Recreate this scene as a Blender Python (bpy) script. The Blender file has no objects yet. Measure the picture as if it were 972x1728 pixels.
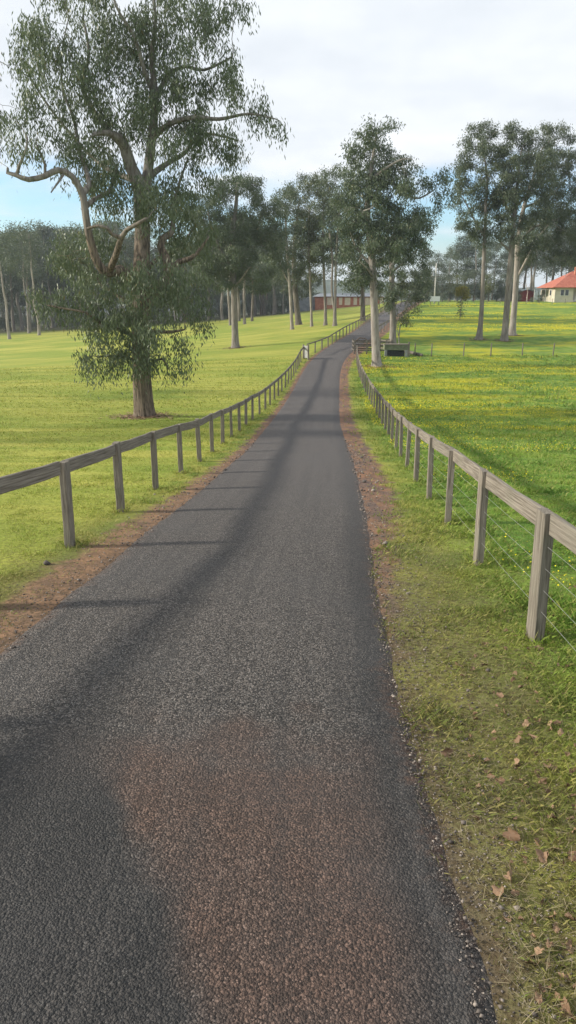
import bpy, math, random
import numpy as np
from mathutils import Vector, Matrix

sc = bpy.context.scene
COL = sc.collection
RNG = np.random.default_rng(7)
random.seed(7)

# ------------------------------------------------------------------ camera, world, sun, exposure
CAMZ = 2.4
F = 1250.0                       # focal length in photo pixels (972 x 1728)
PITCH = math.atan((864 - 492) / F)
cam = bpy.data.cameras.new('camera'); camo = bpy.data.objects.new('camera', cam); COL.objects.link(camo)
cam.sensor_fit = 'VERTICAL'; cam.sensor_height = 24.0; cam.lens = F / 1728 * 24.0
cam.clip_start = 0.05; cam.clip_end = 6000
camo.location = (0, 0, CAMZ); camo.rotation_euler = (math.pi / 2 - PITCH, 0, 0)
sc.camera = camo

SUN_EL = math.radians(24.5); SUN_AZ = math.radians(-91)      # azimuth from +Y towards +X
world = bpy.data.worlds.new("World"); sc.world = world; world.use_nodes = True
def build_world():
    nt = world.node_tree; N = nt.nodes; L = nt.links
    bg = N['Background']; bg.inputs[1].default_value = 0.1
    sky = N.new('ShaderNodeTexSky'); sky.sky_type = 'NISHITA'; sky.sun_disc = False
    sky.sun_elevation = SUN_EL; sky.sun_rotation = SUN_AZ
    tint = N.new('ShaderNodeMix'); tint.data_type = 'RGBA'; tint.blend_type = 'MULTIPLY'; tint.inputs[0].default_value = 1
    tint.inputs[7].default_value = (1.22, 1.55, 1.85, 1)
    L.new(sky.outputs[0], tint.inputs[6])
    tc = N.new('ShaderNodeTexCoord'); sep = N.new('ShaderNodeSeparateXYZ'); L.new(tc.outputs['Generated'], sep.inputs[0])
    def m(op, a, b=None, c=None, clamp=False):
        n = N.new('ShaderNodeMath'); n.operation = op; n.use_clamp = clamp
        for i, v in enumerate((a, b, c)):
            if v is None: continue
            if isinstance(v, (int, float)): n.inputs[i].default_value = v
            else: L.new(v, n.inputs[i])
        return n.outputs[0]
    def noise(vec, s, det, rough=0.55):
        n = N.new('ShaderNodeTexNoise'); n.inputs['Scale'].default_value = s; n.inputs['Detail'].default_value = det
        n.inputs['Roughness'].default_value = rough; L.new(vec, n.inputs['Vector']); return n.outputs['Fac']
    z = m('MAXIMUM', sep.outputs[2], 0.0)
    d = m('ADD', z, 0.12)
    cx = m('DIVIDE', sep.outputs[0], d); cy = m('DIVIDE', sep.outputs[1], d)
    cmb = N.new('ShaderNodeCombineXYZ'); L.new(cx, cmb.inputs[0]); L.new(cy, cmb.inputs[1])
    n1 = noise(cmb.outputs[0], 0.42, 7); n2 = noise(cmb.outputs[0], 1.7, 8, 0.6)
    # cloud cover: thin in a low band, thick overhead
    mr = N.new('ShaderNodeMapRange'); mr.interpolation_type = 'SMOOTHSTEP'
    L.new(z, mr.inputs[0]); mr.inputs[1].default_value = 0.10; mr.inputs[2].default_value = 0.25
    mr.inputs[3].default_value = -0.06; mr.inputs[4].default_value = 0.42
    cover = m('ADD', m('ADD', m('MULTIPLY', n1, 0.75), m('MULTIPLY', n2, 0.35)), mr.outputs[0])
    mk = N.new('ShaderNodeMapRange'); mk.interpolation_type = 'SMOOTHSTEP'; L.new(cover, mk.inputs[0])
    mk.inputs[1].default_value = 0.40; mk.inputs[2].default_value = 0.68
    lo = N.new('ShaderNodeMapRange'); lo.interpolation_type = 'SMOOTHSTEP'; L.new(z, lo.inputs[0])
    lo.inputs[1].default_value = 0.015; lo.inputs[2].default_value = 0.07; lo.inputs[3].default_value = 0.75; lo.inputs[4].default_value = 0.0
    mask = m('MAXIMUM', mk.outputs[0], lo.outputs[0])
    shade = N.new('ShaderNodeMapRange'); L.new(m('ADD', m('MULTIPLY', n1, 0.6), m('MULTIPLY', n2, 0.4)), shade.inputs[0])
    shade.inputs[1].default_value = 0.35; shade.inputs[2].default_value = 0.65
    cc = N.new('ShaderNodeMix'); cc.data_type = 'RGBA'; L.new(shade.outputs[0], cc.inputs[0])
    cc.inputs[6].default_value = (6.4, 6.9, 7.5, 1); cc.inputs[7].default_value = (8.6, 8.9, 9.2, 1)
    mx = N.new('ShaderNodeMix'); mx.data_type = 'RGBA'; L.new(mask, mx.inputs[0])
    L.new(tint.outputs[2], mx.inputs[6]); L.new(cc.outputs[2], mx.inputs[7])
    L.new(mx.outputs[2], bg.inputs[0])
build_world()

sun = bpy.data.lights.new('sun', 'SUN'); suno = bpy.data.objects.new('sun', sun); COL.objects.link(suno)
sun.energy = 4.8; sun.angle = math.radians(4.2); sun.color = (1.0, 0.93, 0.80)
sdir = Vector((math.sin(SUN_AZ) * math.cos(SUN_EL), math.cos(SUN_AZ) * math.cos(SUN_EL), math.sin(SUN_EL)))
suno.rotation_euler = sdir.to_track_quat('Z', 'Y').to_euler()
suno.location = (-30, 0, 40)

vs = sc.view_settings
vs.view_transform = 'Standard'; vs.look = 'None'; vs.gamma = 1; vs.exposure = 0.30; vs.use_curve_mapping = False
sc.cycles.max_bounces = 5; sc.cycles.diffuse_bounces = 2; sc.cycles.transmission_bounces = 2
sc.cycles.glossy_bounces = 2; sc.cycles.transparent_max_bounces = 4; sc.cycles.volume_bounces = 0
sc.cycles.use_denoising = True
sc.render.use_persistent_data = False

# ------------------------------------------------------------------ terrain and pixel helpers
PY = np.array([-20, 0, 6, 8.4, 10.5, 13.6, 16, 18.4, 23, 28, 33, 38, 46, 56, 66, 72, 78, 88, 100, 120, 140, 165, 200, 260, 400, 900, 1500], float)
PZ = np.array([-.4, -2.3, -2.87, -3.11, -3.33, -3.7, -3.97, -4.23, -4.76, -5.25, -5.68, -6.0, -6.35, -6.55, -6.45, -6.3, -5.9, -5.1, -4.45, -3.75, -3.0, -2.15, -2.2, -3.2, -7, -12, -14], float)
CY = np.array([-20, 0, 2.5, 5, 7.5, 10, 14, 20, 27, 34, 41.5, 50, 60, 70, 75, 80, 91, 104, 116, 136, 165, 200, 300, 1500], float)
CX = np.array([-1.1, -0.87, -0.83, -0.78, -0.62, -0.42, -0.15, .2, .5, .8, 1.3, 1.87, 2.55, 3.5, 4.35, 5.6, 9.0, 11.9, 14.2, 19, 26, 34, 50, 60], float)
def smooth_table(X, V):
    """sample the polyline finely and blur it a little so that no kink shows"""
    xs = np.concatenate([np.arange(-20, 220, 0.5), np.arange(220, 1501, 10.0)])
    v = np.interp(xs, X, V)
    out = v.copy()
    for i in range(len(xs)):
        w = 0.6 + max(0, xs[i]) * 0.055
        sel = np.abs(xs - xs[i]) < 2.5 * w
        k = np.exp(-((xs[sel] - xs[i]) / w) ** 2)
        out[i] = (v[sel] * k).sum() / k.sum()
    return xs, out
PXS, PVS = smooth_table(PY, PZ)
CXS, CVS = smooth_table(CY, CX)
def xroad(Y): return np.interp(Y, CXS, CVS)
def sstep(a, b, x):
    q = np.clip((x - a) / (b - a), 0, 1); return q * q * (3 - 2 * q)
def vnoise(x, y, s, seed=0):
    """smooth value noise on arrays, 0..1"""
    x = np.asarray(x, float) * s; y = np.asarray(y, float) * s
    xi = np.floor(x).astype(np.int64); yi = np.floor(y).astype(np.int64)
    fx = x - xi; fy = y - yi; fx = fx * fx * (3 - 2 * fx); fy = fy * fy * (3 - 2 * fy)
    def h(a, b):
        n = (a * 374761393 + b * 668265263 + seed * 1442695041) & 0x7fffffff
        n = ((n ^ (n >> 13)) * 1274126177) & 0x7fffffff
        return ((n ^ (n >> 16)) & 0xffff) / 65535.0
    return (h(xi, yi) * (1 - fx) + h(xi + 1, yi) * fx) * (1 - fy) + (h(xi, yi + 1) * (1 - fx) + h(xi + 1, yi + 1) * fx) * fy
def zt(x, Y):
    """ground height (world z)"""
    x = np.asarray(x, float); Y = np.asarray(Y, float)
    t = x - xroad(Y)
    z = np.interp(Y, PXS, PVS)
    d = np.maximum(-t - 2.5, 0)
    z = z - 0.118 * d / (1 + d / 150) * sstep(45, 110, Y)
    # small unevenness away from the road
    a = sstep(1.6, 3.5, np.abs(t))
    z = z + a * (0.05 * (vnoise(x, Y, 0.45, 3) - 0.5) + 0.16 * (vnoise(x, Y, 0.12, 5) - 0.5) * sstep(4, 20, np.abs(t)))
    z = z + 0.03 * (1 - np.clip(np.abs(t) / 1.6, 0, 1) ** 2)          # crown of the road
    return z + CAMZ
def ray(px, py):
    u = (px - 486) / F; v = -(py - 864) / F
    return u, math.cos(PITCH) + v * math.sin(PITCH), v * math.cos(PITCH) - math.sin(PITCH)
def at(px, py, ymax=240):
    """where the sight line through a photo pixel meets the ground"""
    u, a, b = ray(px, py); Y = 1.0
    while Y < ymax:
        if Y * b / a + CAMZ < float(zt(Y * u / a, Y)): break
        Y += 0.05
    return Vector((Y * u / a, Y, float(zt(Y * u / a, Y))))
def onplane(px, py, Y):
    u, a, b = ray(px, py); return Vector((Y * u / a, Y, Y * b / a + CAMZ))
def gz(x, Y): return float(zt(x, Y))

# ------------------------------------------------------------------ object helpers
def link(o, parent=None):
    COL.objects.link(o)
    if parent is not None: o.parent = parent
    return o
def tag(o, label=None, cat=None, group=None, kind=None):
    if label: o['label'] = label
    if cat: o['category'] = cat
    if group: o['group'] = group
    if kind: o['kind'] = kind
    return o
def thing(name, loc, label, cat, group=None, rz=0):
    o = bpy.data.objects.new(name, None); o.empty_display_size = 0.3
    link(o); o.location = loc; o.rotation_euler = (0, 0, rz)
    return tag(o, label, cat, group)
class MB:
    """collects boxes, bars, tubes and faces; build() links them as one mesh object"""
    def __init__(s): s.v = []; s.f = []; s.m = []
    def add(s, vs, fs, mi=0):
        b = len(s.v); s.v += [tuple(map(float, q)) for q in vs]; s.f += [tuple(b + i for i in f) for f in fs]; s.m += [mi] * len(fs)
    def box(s, lo, hi, mi=0, M=None):
        x0, y0, z0 = lo; x1, y1, z1 = hi
        vs = [Vector(q) for q in ((x0,y0,z0),(x1,y0,z0),(x1,y1,z0),(x0,y1,z0),(x0,y0,z1),(x1,y0,z1),(x1,y1,z1),(x0,y1,z1))]
        if M is not None: vs = [M @ q for q in vs]
        s.add(vs, ((0,3,2,1),(4,5,6,7),(0,1,5,4),(1,2,6,5),(2,3,7,6),(3,0,4,7)), mi)
    def bar(s, a, b, w, h, mi=0):
        a = Vector(a); b = Vector(b); d = (b - a).normalized()
        r = d.cross(Vector((0, 0, 1)))
        r = r.normalized() if r.length > 1e-4 else Vector((1, 0, 0))
        u = r.cross(d)
        vs = [p + r * (i * w / 2) + u * (j * h / 2) for p in (a, b) for i, j in ((-1,-1),(1,-1),(1,1),(-1,1))]
        s.add(vs, ((0,1,2,3),(7,6,5,4),(0,4,5,1),(1,5,6,2),(2,6,7,3),(3,7,4,0)), mi)
    def tube(s, pts, rads, n=8, mi=0, cap=True):
        pts = [Vector(p) for p in pts]; b = len(s.v); k = len(pts)
        ref = Vector((1, 0, 0.01))
        for i, p in enumerate(pts):
            d = (pts[min(i + 1, k - 1)] - pts[max(i - 1, 0)]).normalized()
            x = ref - d * ref.dot(d)
            if x.length < 1e-3: x = Vector((0, 1, 0)) - d * d.y
            x.normalize(); ref = x; y = d.cross(x)
            for j in range(n):
                a = 2 * math.pi * j / n
                s.v.append(tuple(p + (x * math.cos(a) + y * math.sin(a)) * rads[i]))
        for i in range(k - 1):
            for j in range(n):
                s.f.append((b + i*n + j, b + i*n + (j+1) % n, b + (i+1)*n + (j+1) % n, b + (i+1)*n + j)); s.m.append(mi)
        if cap:
            s.f.append(tuple(b + (k-1)*n + j for j in range(n))); s.m.append(mi)
            s.f.append(tuple(b + n - 1 - j for j in range(n))); s.m.append(mi)
    def mesh(s, name, mats, smooth=False):
        me = bpy.data.meshes.new(name); me.from_pydata(s.v, [], s.f); me.update()
        for m in (mats if isinstance(mats, (list, tuple)) else [mats]): me.materials.append(m)
        if max(s.m, default=0) > 0: me.polygons.foreach_set('material_index', s.m)
        if smooth: me.polygons.foreach_set('use_smooth', [True] * len(me.polygons))
        return me
    def build(s, name, mats, parent=None, smooth=False):
        return link(bpy.data.objects.new(name, s.mesh(name, mats, smooth)), parent)
def raw_mesh(name, verts, faces, mat, nper, face_attrs=None, vert_attrs=None, smooth=False):
    """fast mesh from numpy arrays; faces (n, nper)"""
    me = bpy.data.meshes.new(name)
    nv = len(verts); nf = len(faces)
    me.vertices.add(nv); me.vertices.foreach_set('co', np.ascontiguousarray(verts, dtype=np.float32).ravel())
    me.loops.add(nf * nper); me.loops.foreach_set('vertex_index', np.ascontiguousarray(faces, dtype=np.int32).ravel())
    me.polygons.add(nf); me.polygons.foreach_set('loop_start', np.arange(0, nf * nper, nper, dtype=np.int32))
    me.update(calc_edges=True)
    for k, a in (face_attrs or {}).items():
        at_ = me.attributes.new(k, 'FLOAT', 'FACE'); at_.data.foreach_set('value', np.asarray(a, dtype=np.float32))
    for k, a in (vert_attrs or {}).items():
        at_ = me.attributes.new(k, 'FLOAT', 'POINT'); at_.data.foreach_set('value', np.asarray(a, dtype=np.float32))
    if smooth: me.polygons.foreach_set('use_smooth', np.ones(nf, bool))
    me.materials.append(mat); return me

# ------------------------------------------------------------------ material helpers
class NT:
    def __init__(s, name):
        s.mat = bpy.data.materials.new(name); s.mat.use_nodes = True
        s.N = s.mat.node_tree.nodes; s.L = s.mat.node_tree.links
        s.bsdf = s.N['Principled BSDF']; s.out = s.N['Material Output']
        s.bsdf.inputs['Specular IOR Level'].default_value = 0.3
    def put(s, sock, v):
        if v is None: return
        if isinstance(v, (int, float)): sock.default_value = v
        elif isinstance(v, tuple): sock.default_value = (*v, 1) if len(v) == 3 and sock.type == 'RGBA' else v
        else: s.L.new(v, sock)
    def m(s, op, a, b=None, c=None, clamp=False):
        n = s.N.new('ShaderNodeMath'); n.operation = op; n.use_clamp = clamp
        for i, v in enumerate((a, b, c)): s.put(n.inputs[i], v)
        return n.outputs[0]
    def mix(s, f, a, b, blend='MIX'):
        n = s.N.new('ShaderNodeMix'); n.data_type = 'RGBA'; n.blend_type = blend
        s.put(n.inputs[0], f); s.put(n.inputs[6], a); s.put(n.inputs[7], b); return n.outputs[2]
    def ss(s, v, a, b, lo=0., hi=1.):
        n = s.N.new('ShaderNodeMapRange'); n.interpolation_type = 'SMOOTHSTEP'; s.put(n.inputs[0], v)
        s.put(n.inputs[1], a); s.put(n.inputs[2], b); s.put(n.inputs[3], lo); s.put(n.inputs[4], hi); return n.outputs[0]
    def coord(s, kind='Object'):
        return s.N.new('ShaderNodeTexCoord').outputs[kind]
    def pos(s): return s.N.new('ShaderNodeNewGeometry').outputs['Position']
    def map(s, vec, sc_):
        n = s.N.new('ShaderNodeMapping'); s.L.new(vec, n.inputs[0]); n.inputs['Scale'].default_value = sc_; return n.outputs[0]
    def noise(s, vec, scale, det=3, rough=0.55):
        n = s.N.new('ShaderNodeTexNoise'); s.L.new(vec, n.inputs['Vector']); s.put(n.inputs['Scale'], float(scale))
        n.inputs['Detail'].default_value = det; n.inputs['Roughness'].default_value = rough; return n.outputs['Fac']
    def vor(s, vec, scale, feature='F1'):
        n = s.N.new('ShaderNodeTexVoronoi'); s.L.new(vec, n.inputs['Vector']); n.inputs['Scale'].default_value = scale; n.feature = feature; return n
    def attr(s, name):
        n = s.N.new('ShaderNodeAttribute'); n.attribute_name = name; return n.outputs['Fac']
    def rnd(s): return s.N.new('ShaderNodeObjectInfo').outputs['Random']
    def sep(s, v):
        n = s.N.new('ShaderNodeSeparateXYZ'); s.L.new(v, n.inputs[0]); return n.outputs
    def bump(s, h, strength, dist):
        n = s.N.new('ShaderNodeBump'); n.inputs['Strength'].default_value = strength; n.inputs['Distance'].default_value = dist
        s.L.new(h, n.inputs['Height']); s.L.new(n.outputs[0], s.bsdf.inputs['Normal'])
    def fin(s, col, rough=0.8, spec=None):
        s.put(s.bsdf.inputs['Base Color'], col); s.put(s.bsdf.inputs['Roughness'], rough)
        if spec is not None: s.bsdf.inputs['Specular IOR Level'].default_value = spec
        return s.mat

def grass_colour(q):
    """shared by the ground and the grass blades; t is the distance from the road centre"""
    p = q.pos(); x, y, z = q.sep(p); t = q.attr('t')
    big = q.noise(p, 0.11, 3); mid = q.noise(p, 1.1, 4); fine = q.noise(p, 9.0, 3)
    streak = q.noise(q.map(p, (0.035, 0.55, 1)), 1.0, 4, 0.6)
    left = q.mix(q.ss(streak, .33, .67), (.265, .300, .054), (.415, .398, .088))
    left = q.mix(q.ss(big, .42, .64, 0, .6), left, (.185, .265, .042))
    right = q.mix(q.ss(mid, .35, .65), (.105, .200, .034), (.200, .285, .050))
    band = q.noise(q.map(p, (0.13, 0.27, 1)), 1.0, 5, 0.68)
    near = q.ss(y, 20., 40.)
    yl = q.m('MULTIPLY', q.ss(band, .47, .62), near)
    right = q.mix(q.m('MULTIPLY', yl, .80), right, (.45, .42, .03))
    verge = q.mix(q.ss(mid, .38, .62), (.155, .205, .038), (.295, .285, .065))
    dry = q.mix(q.ss(fine, .35, .65), (.12, .105, .045), (.20, .18, .075))
    nearv = q.ss(y, 15., 3.5)
    vr = q.mix(q.m('MULTIPLY', nearv, q.ss(q.m('ADD', q.m('MULTIPLY', q.m('SUBTRACT', mid, .5), 3.2), t), 1.5, 3.6, .95, .05)), verge, dry)
    tw = q.m('ADD', t, q.m('MULTIPLY', q.m('SUBTRACT', mid, .5), .9))
    fr = q.ss(t, 2.6, 3.4); fr = q.ss(q.m('ADD', t, q.m('MULTIPLY', q.m('SUBTRACT', mid, .5), 1.4)), 2.2, 3.5)
    fl = q.ss(tw, -2.2, -2.9)
    c = q.mix(fr, vr, right); c = q.mix(fl, c, left)
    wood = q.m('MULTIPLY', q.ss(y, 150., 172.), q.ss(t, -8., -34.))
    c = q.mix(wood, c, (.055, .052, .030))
    c = q.mix(q.ss(fine, .3, .7, .0, .35), c, (.06, .085, .014))
    return c, dict(p=p, x=x, y=y, t=t, mid=mid, fine=fine)

def mat_ground():
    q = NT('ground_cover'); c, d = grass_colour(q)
    p, y, t, mid, fine = d['p'], d['y'], d['t'], d['mid'], d['fine']
    wn = q.m('MULTIPLY', q.m('SUBTRACT', q.noise(p, 2.2, 5, .65), .5), .95)
    # width of the bare strips beside the seal
    wr = q.m('ADD', q.ss(y, 4.5, 15., .02, .60), q.ss(y, 60., 85., 0., .5))
    wl = q.ss(y, 6., 22., .48, .26)
    er = q.m('SUBTRACT', q.m('ADD', t, wn), q.m('ADD', 1.62, wr))
    el = q.m('SUBTRACT', q.m('SUBTRACT', wn, t), q.m('ADD', 1.62, wl))
    dr = q.ss(er, .16, -.10); dl = q.ss(el, .16, -.10)
    dirt = q.mix(q.ss(q.noise(p, 3.0, 5), .35, .65), (.235, .130, .080), (.130, .086, .066))
    dirt = q.mix(q.ss(fine, .45, .7, 0, .5), dirt, (.28, .19, .135)); dirt = q.mix(q.ss(q.noise(q.map(p, (3., .5, 1)), 1., 4), .5, .62, 0, .7), dirt, (.115, .088, .080))
    # near the camera the right strip is greyer gravelly soil
    dirt = q.mix(q.m('MULTIPLY', q.ss(t, 0., -1.), q.ss(y, 30., 12., 0., .7)), dirt, q.mix(q.ss(q.noise(p, 4., 5, .65), .4, .62), (.27, .165, .095), (.15, .10, .065)))
    dirt = q.mix(q.m('MULTIPLY', q.m('MULTIPLY', q.ss(y, 8., 4.5), q.ss(t, 0., 1.)), .85), dirt, (.105, .085, .052))
    side = q.ss(t, -.1, .1)
    mask = q.m('ADD', q.m('MULTIPLY', side, dr), q.m('MULTIPLY', q.m('SUBTRACT', 1., side), dl))
    col = q.mix(mask, c, dirt)
    # thatch and soil between the blades close by
    soil = q.m('MULTIPLY', q.ss(y, 14., 5.), q.ss(q.noise(p, 22., 3), .46, .6, 0., .7))
    col = q.mix(soil, col, (.075, .055, .030))
    hb = q.m('ADD', q.m('MULTIPLY', q.noise(p, 14., 4), .6), q.m('MULTIPLY', q.noise(p, 70., 3), .4))
    q.bump(hb, .8, .03)
    return q.fin(col, .95, .1)
def mat_grass():
    q = NT('grass_blades'); c, d = grass_colour(q); v = q.attr('v')
    col = q.mix(q.ss(v, 0., 1., .0, .55), c, q.mix(q.m('GREATER_THAN', v, .72), (.08, .17, .015), (.30, .26, .10)))
    col = q.mix(1., col, (1.25, 1.25, 1.2), 'MULTIPLY')
    q.fin(col, .65, .2)
    tr = q.N.new('ShaderNodeBsdfTranslucent'); q.L.new(col, tr.inputs[0])
    ms = q.N.new('ShaderNodeMixShader'); ms.inputs[0].default_value = .3
    q.L.new(q.bsdf.outputs[0], ms.inputs[1]); q.L.new(tr.outputs[0], ms.inputs[2]); q.L.new(ms.outputs[0], q.out.inputs[0])
    return q.mat
def mat_road():
    q = NT('chip_seal'); p = q.pos(); x, y, z = q.sep(p); t = q.attr('t')
    p2 = q.map(p, (1, 1, .2))
    v = q.vor(p2, 84.); cell = q.sep(v.outputs['Color'])[0]
    v2 = q.vor(p2, 150.); spk = q.sep(v2.outputs['Color'])[1]
    wob = q.m('MULTIPLY', q.m('SUBTRACT', q.noise(p, .8, 4), .5), .6)
    tt = q.m('ADD', t, wob)
    stone = q.mix(q.m('POWER', cell, 2.2), (.017, .0145, .0135), (.215, .186, .165))
    stone = q.mix(q.ss(spk, .93, .98, 0, .65), stone, (.50, .47, .44))
    # pale, worn chip between the wheel tracks further off, dark bitumen in the tracks
    lt = q.m('MULTIPLY', q.ss(q.m('ABSOLUTE', q.m('ADD', tt, .12)), .48, .16), q.m('MULTIPLY', q.ss(y, 18., 34.), q.ss(y, 70., 40., .3, .6)))
    rt = q.m('MULTIPLY', q.ss(q.m('ABSOLUTE', q.m('SUBTRACT', q.m('ADD', t, q.m('MULTIPLY', wob, .25)), 1.42)), .26, .08), .9)
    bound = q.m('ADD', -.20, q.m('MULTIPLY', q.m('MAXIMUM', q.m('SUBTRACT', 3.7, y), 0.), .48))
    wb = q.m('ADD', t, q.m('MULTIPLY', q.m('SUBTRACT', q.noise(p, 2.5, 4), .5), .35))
    shadow_patch = q.m('MULTIPLY', q.ss(q.m('SUBTRACT', bound, wb), -.05, .16), q.ss(y, 4.6, 3.2))  # cast shadow at the near left, painted into the seal's colour
    dark = q.m('MAXIMUM', q.m('MAXIMUM', q.m('MULTIPLY', lt, q.ss(y, 3.0, 4.5, 0., 1.)), rt), shadow_patch)
    col = q.mix(q.m('MAXIMUM', q.m('MULTIPLY', dark, .62), q.m('MULTIPLY', shadow_patch, .70)), stone, (.013, .015, .018))
    # reddish dust worked into the seal
    dust = q.m('MULTIPLY', q.m('MULTIPLY', q.ss(q.m('ADD', y, q.m('MULTIPLY', q.m('SUBTRACT', wb, t), 6.)), 4.5, 3.3), q.m('SUBTRACT', 1., shadow_patch)), q.ss(q.noise(p, 1.1, 4), .25, .55, .7, 1.))
    dust = q.m('MULTIPLY', dust, q.ss(wb, -.9, -.1))
    dust = q.m('MULTIPLY', dust, q.ss(t, 1.45, 1.15))
    col = q.mix(q.m('MULTIPLY', dust, .85), col, q.mix(.46, q.mix(1., col, (1.25, .78, .60), 'MULTIPLY'), (.105, .062, .045)))
    edge = q.ss(q.m('ADD', q.m('ABSOLUTE', t), q.m('MULTIPLY', q.m('SUBTRACT', q.noise(p, 5., 5, .7), .5), .6)), 1.42, 1.66)
    edge = q.m('MULTIPLY', edge, q.ss(q.noise(p, 26., 3), .35, .6))
    col = q.mix(q.m('MULTIPLY', edge, .75), col, (.16, .085, .052))
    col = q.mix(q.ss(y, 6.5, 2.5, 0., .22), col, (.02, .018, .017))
    cs = q.N.new('ShaderNodeCombineXYZ'); q.L.new(q.m('MULTIPLY', t, 4.5), cs.inputs[0]); q.L.new(q.m('MULTIPLY', y, .10), cs.inputs[1])
    lane = q.noise(cs.outputs[0], 1.0, 4, .6)
    col = q.mix(q.ss(lane, .46, .66, 0, .38), col, (.030, .028, .028)); col = q.mix(q.ss(lane, .46, .30, 0, .25), col, (.15, .132, .12))
    mott = q.noise(p, .5, 5, .6)
    col = q.mix(q.ss(mott, .4, .7, 0, .3), col, (.085, .082, .082))
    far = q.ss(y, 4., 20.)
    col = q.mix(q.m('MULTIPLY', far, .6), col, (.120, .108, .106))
    h = q.m('ADD', q.m('MULTIPLY', v.outputs['Distance'], -1.), q.m('MULTIPLY', cell, .5))
    h = q.m('ADD', h, q.m('MULTIPLY', v2.outputs['Distance'], -.5))
    q.bump(h, 1.0, .014)
    return q.fin(col, .72, .35)
def mat_simple(name, c1, c2, scale=3., rough=.8, bump=.0, bd=.02, det=4, mapping=None, spec=.3, coord='Object'):
    q = NT(name); p = q.coord(coord) if coord != 'pos' else q.pos()
    if mapping: p = q.map(p, mapping)
    n = q.noise(p, scale, det); col = q.mix(q.ss(n, .32, .68), c1, c2)
    if bump: q.bump(n, bump, bd)
    return q.fin(col, rough, spec)
def mat_post(name, mp):
    q = NT(name); p = q.coord('Object'); r = q.rnd()
    off = q.N.new('ShaderNodeVectorMath'); off.operation = 'ADD'; q.L.new(p, off.inputs[0])
    cb = q.N.new('ShaderNodeCombineXYZ'); q.L.new(q.m('MULTIPLY', r, 37.), cb.inputs[0]); q.L.new(q.m('MULTIPLY', r, 11.), cb.inputs[2]); q.L.new(cb.outputs[0], off.inputs[1])
    p = off.outputs[0]
    grain = q.noise(q.map(p, mp), 1.0, 6, .65); blot = q.noise(p, 2.2, 4)
    col = q.mix(q.ss(grain, .3, .7), (.105, .089, .070), (.285, .25, .208))
    col = q.mix(q.ss(blot, .48, .72, 0, .35), col, (.19, .19, .14))
    col = q.mix(q.ss(q.noise(q.map(p, tuple(k * .45 for k in mp)), 1.0, 3, .6), .62, .68, 0, .6), col, (.07, .058, .046))
    col = q.mix(q.m('MULTIPLY', r, .25), col, (.13, .12, .10))
    q.bump(grain, .7, .008)
    return q.fin(col, .85, .15)
def mat_leaf(name, ca, cb, cc_, trans=.25):
    q = NT(name); v = q.attr('v')
    col = q.mix(v, ca, cb); col = q.mix(q.m('GREATER_THAN', v, .93), col, cc_)
    oi = q.N.new('ShaderNodeObjectInfo')
    col = q.mix(q.m('MULTIPLY', oi.outputs['Random'], .28), col, (.085, .088, .056))
    q.fin(col, .48, .45)
    tr = q.N.new('ShaderNodeBsdfTranslucent'); q.L.new(col, tr.inputs[0])
    ms = q.N.new('ShaderNodeMixShader'); ms.inputs[0].default_value = trans
    q.L.new(q.bsdf.outputs[0], ms.inputs[1]); q.L.new(tr.outputs[0], ms.inputs[2]); q.L.new(ms.outputs[0], q.out.inputs[0])
    return q.mat
def mat_bark(name, c1, c2, c3, zrough=None, ribs=1.0):
    """c1/c2 mottled bark, c3 darker shed strips; below zrough a fibrous dark stocking"""
    q = NT(name); p = q.coord('Object'); x, y, z = q.sep(p)
    n = q.noise(q.map(p, (5, 5, .9)), 1., 5, .6); col = q.mix(q.ss(n, .35, .65), c1, c2)
    s = q.noise(q.map(p, (9, 9, .7)), 1., 4); col = q.mix(q.ss(s, .56, .66, 0, .75), col, c3)
    h = q.noise(q.map(p, (8, 8, .8)), 1.6, 5, .7)
    if zrough:
        k = q.ss(q.m('ADD', z, q.m('MULTIPLY', n, 2.)), zrough + 2.5, zrough)
        f = q.noise(q.map(p, (11, 11, .9)), 1.2, 6, .7)
        col = q.mix(k, col, q.mix(q.ss(f, .38, .62), (.060, .047, .036), (.23, .18, .135)))
        h = f
    q.bump(h, .9, .05 * ribs)
    return q.fin(col, .85, .2)

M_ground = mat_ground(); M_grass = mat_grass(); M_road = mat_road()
M_post = mat_post('weathered_timber_post', (60, 60, 3.0)); M_rail = mat_post('weathered_timber_rail', (60, 1.4, 60))
M_leaf_hero = mat_leaf('gum_leaves_near', (.082, .125, .060), (.175, .215, .105), (.22, .19, .07))
M_leaf = mat_leaf('gum_leaves', (.062, .095, .050), (.135, .165, .085), (.17, .16, .07))
M_leaf_olive = mat_leaf('olive_leaves', (.075, .10, .03), (.16, .18, .055), (.25, .22, .06))
M_leaf_dark = mat_leaf('shrub_leaves', (.062, .092, .056), (.125, .152, .092), (.12, .14, .07))
M_leaf_yellow = mat_leaf('yellow_leaves', (.20, .20, .03), (.36, .30, .05), (.42, .34, .05))
M_bark_hero = mat_bark('rough_gum_bark', (.15, .132, .112), (.29, .268, .24), (.10, .08, .063), 8.5, 1.2)
M_bark = mat_bark('smooth_gum_bark', (.165, .143, .125), (.26, .232, .205), (.12, .094, .076), None, .4)
M_bark_pale = mat_bark('pale_gum_bark', (.225, .195, .17), (.34, .305, .27), (.15, .12, .098), None, .3)
M_bark_dark = mat_bark('dark_bark', (.10, .085, .07), (.19, .165, .14), (.06, .05, .04), None, .6)

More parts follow.
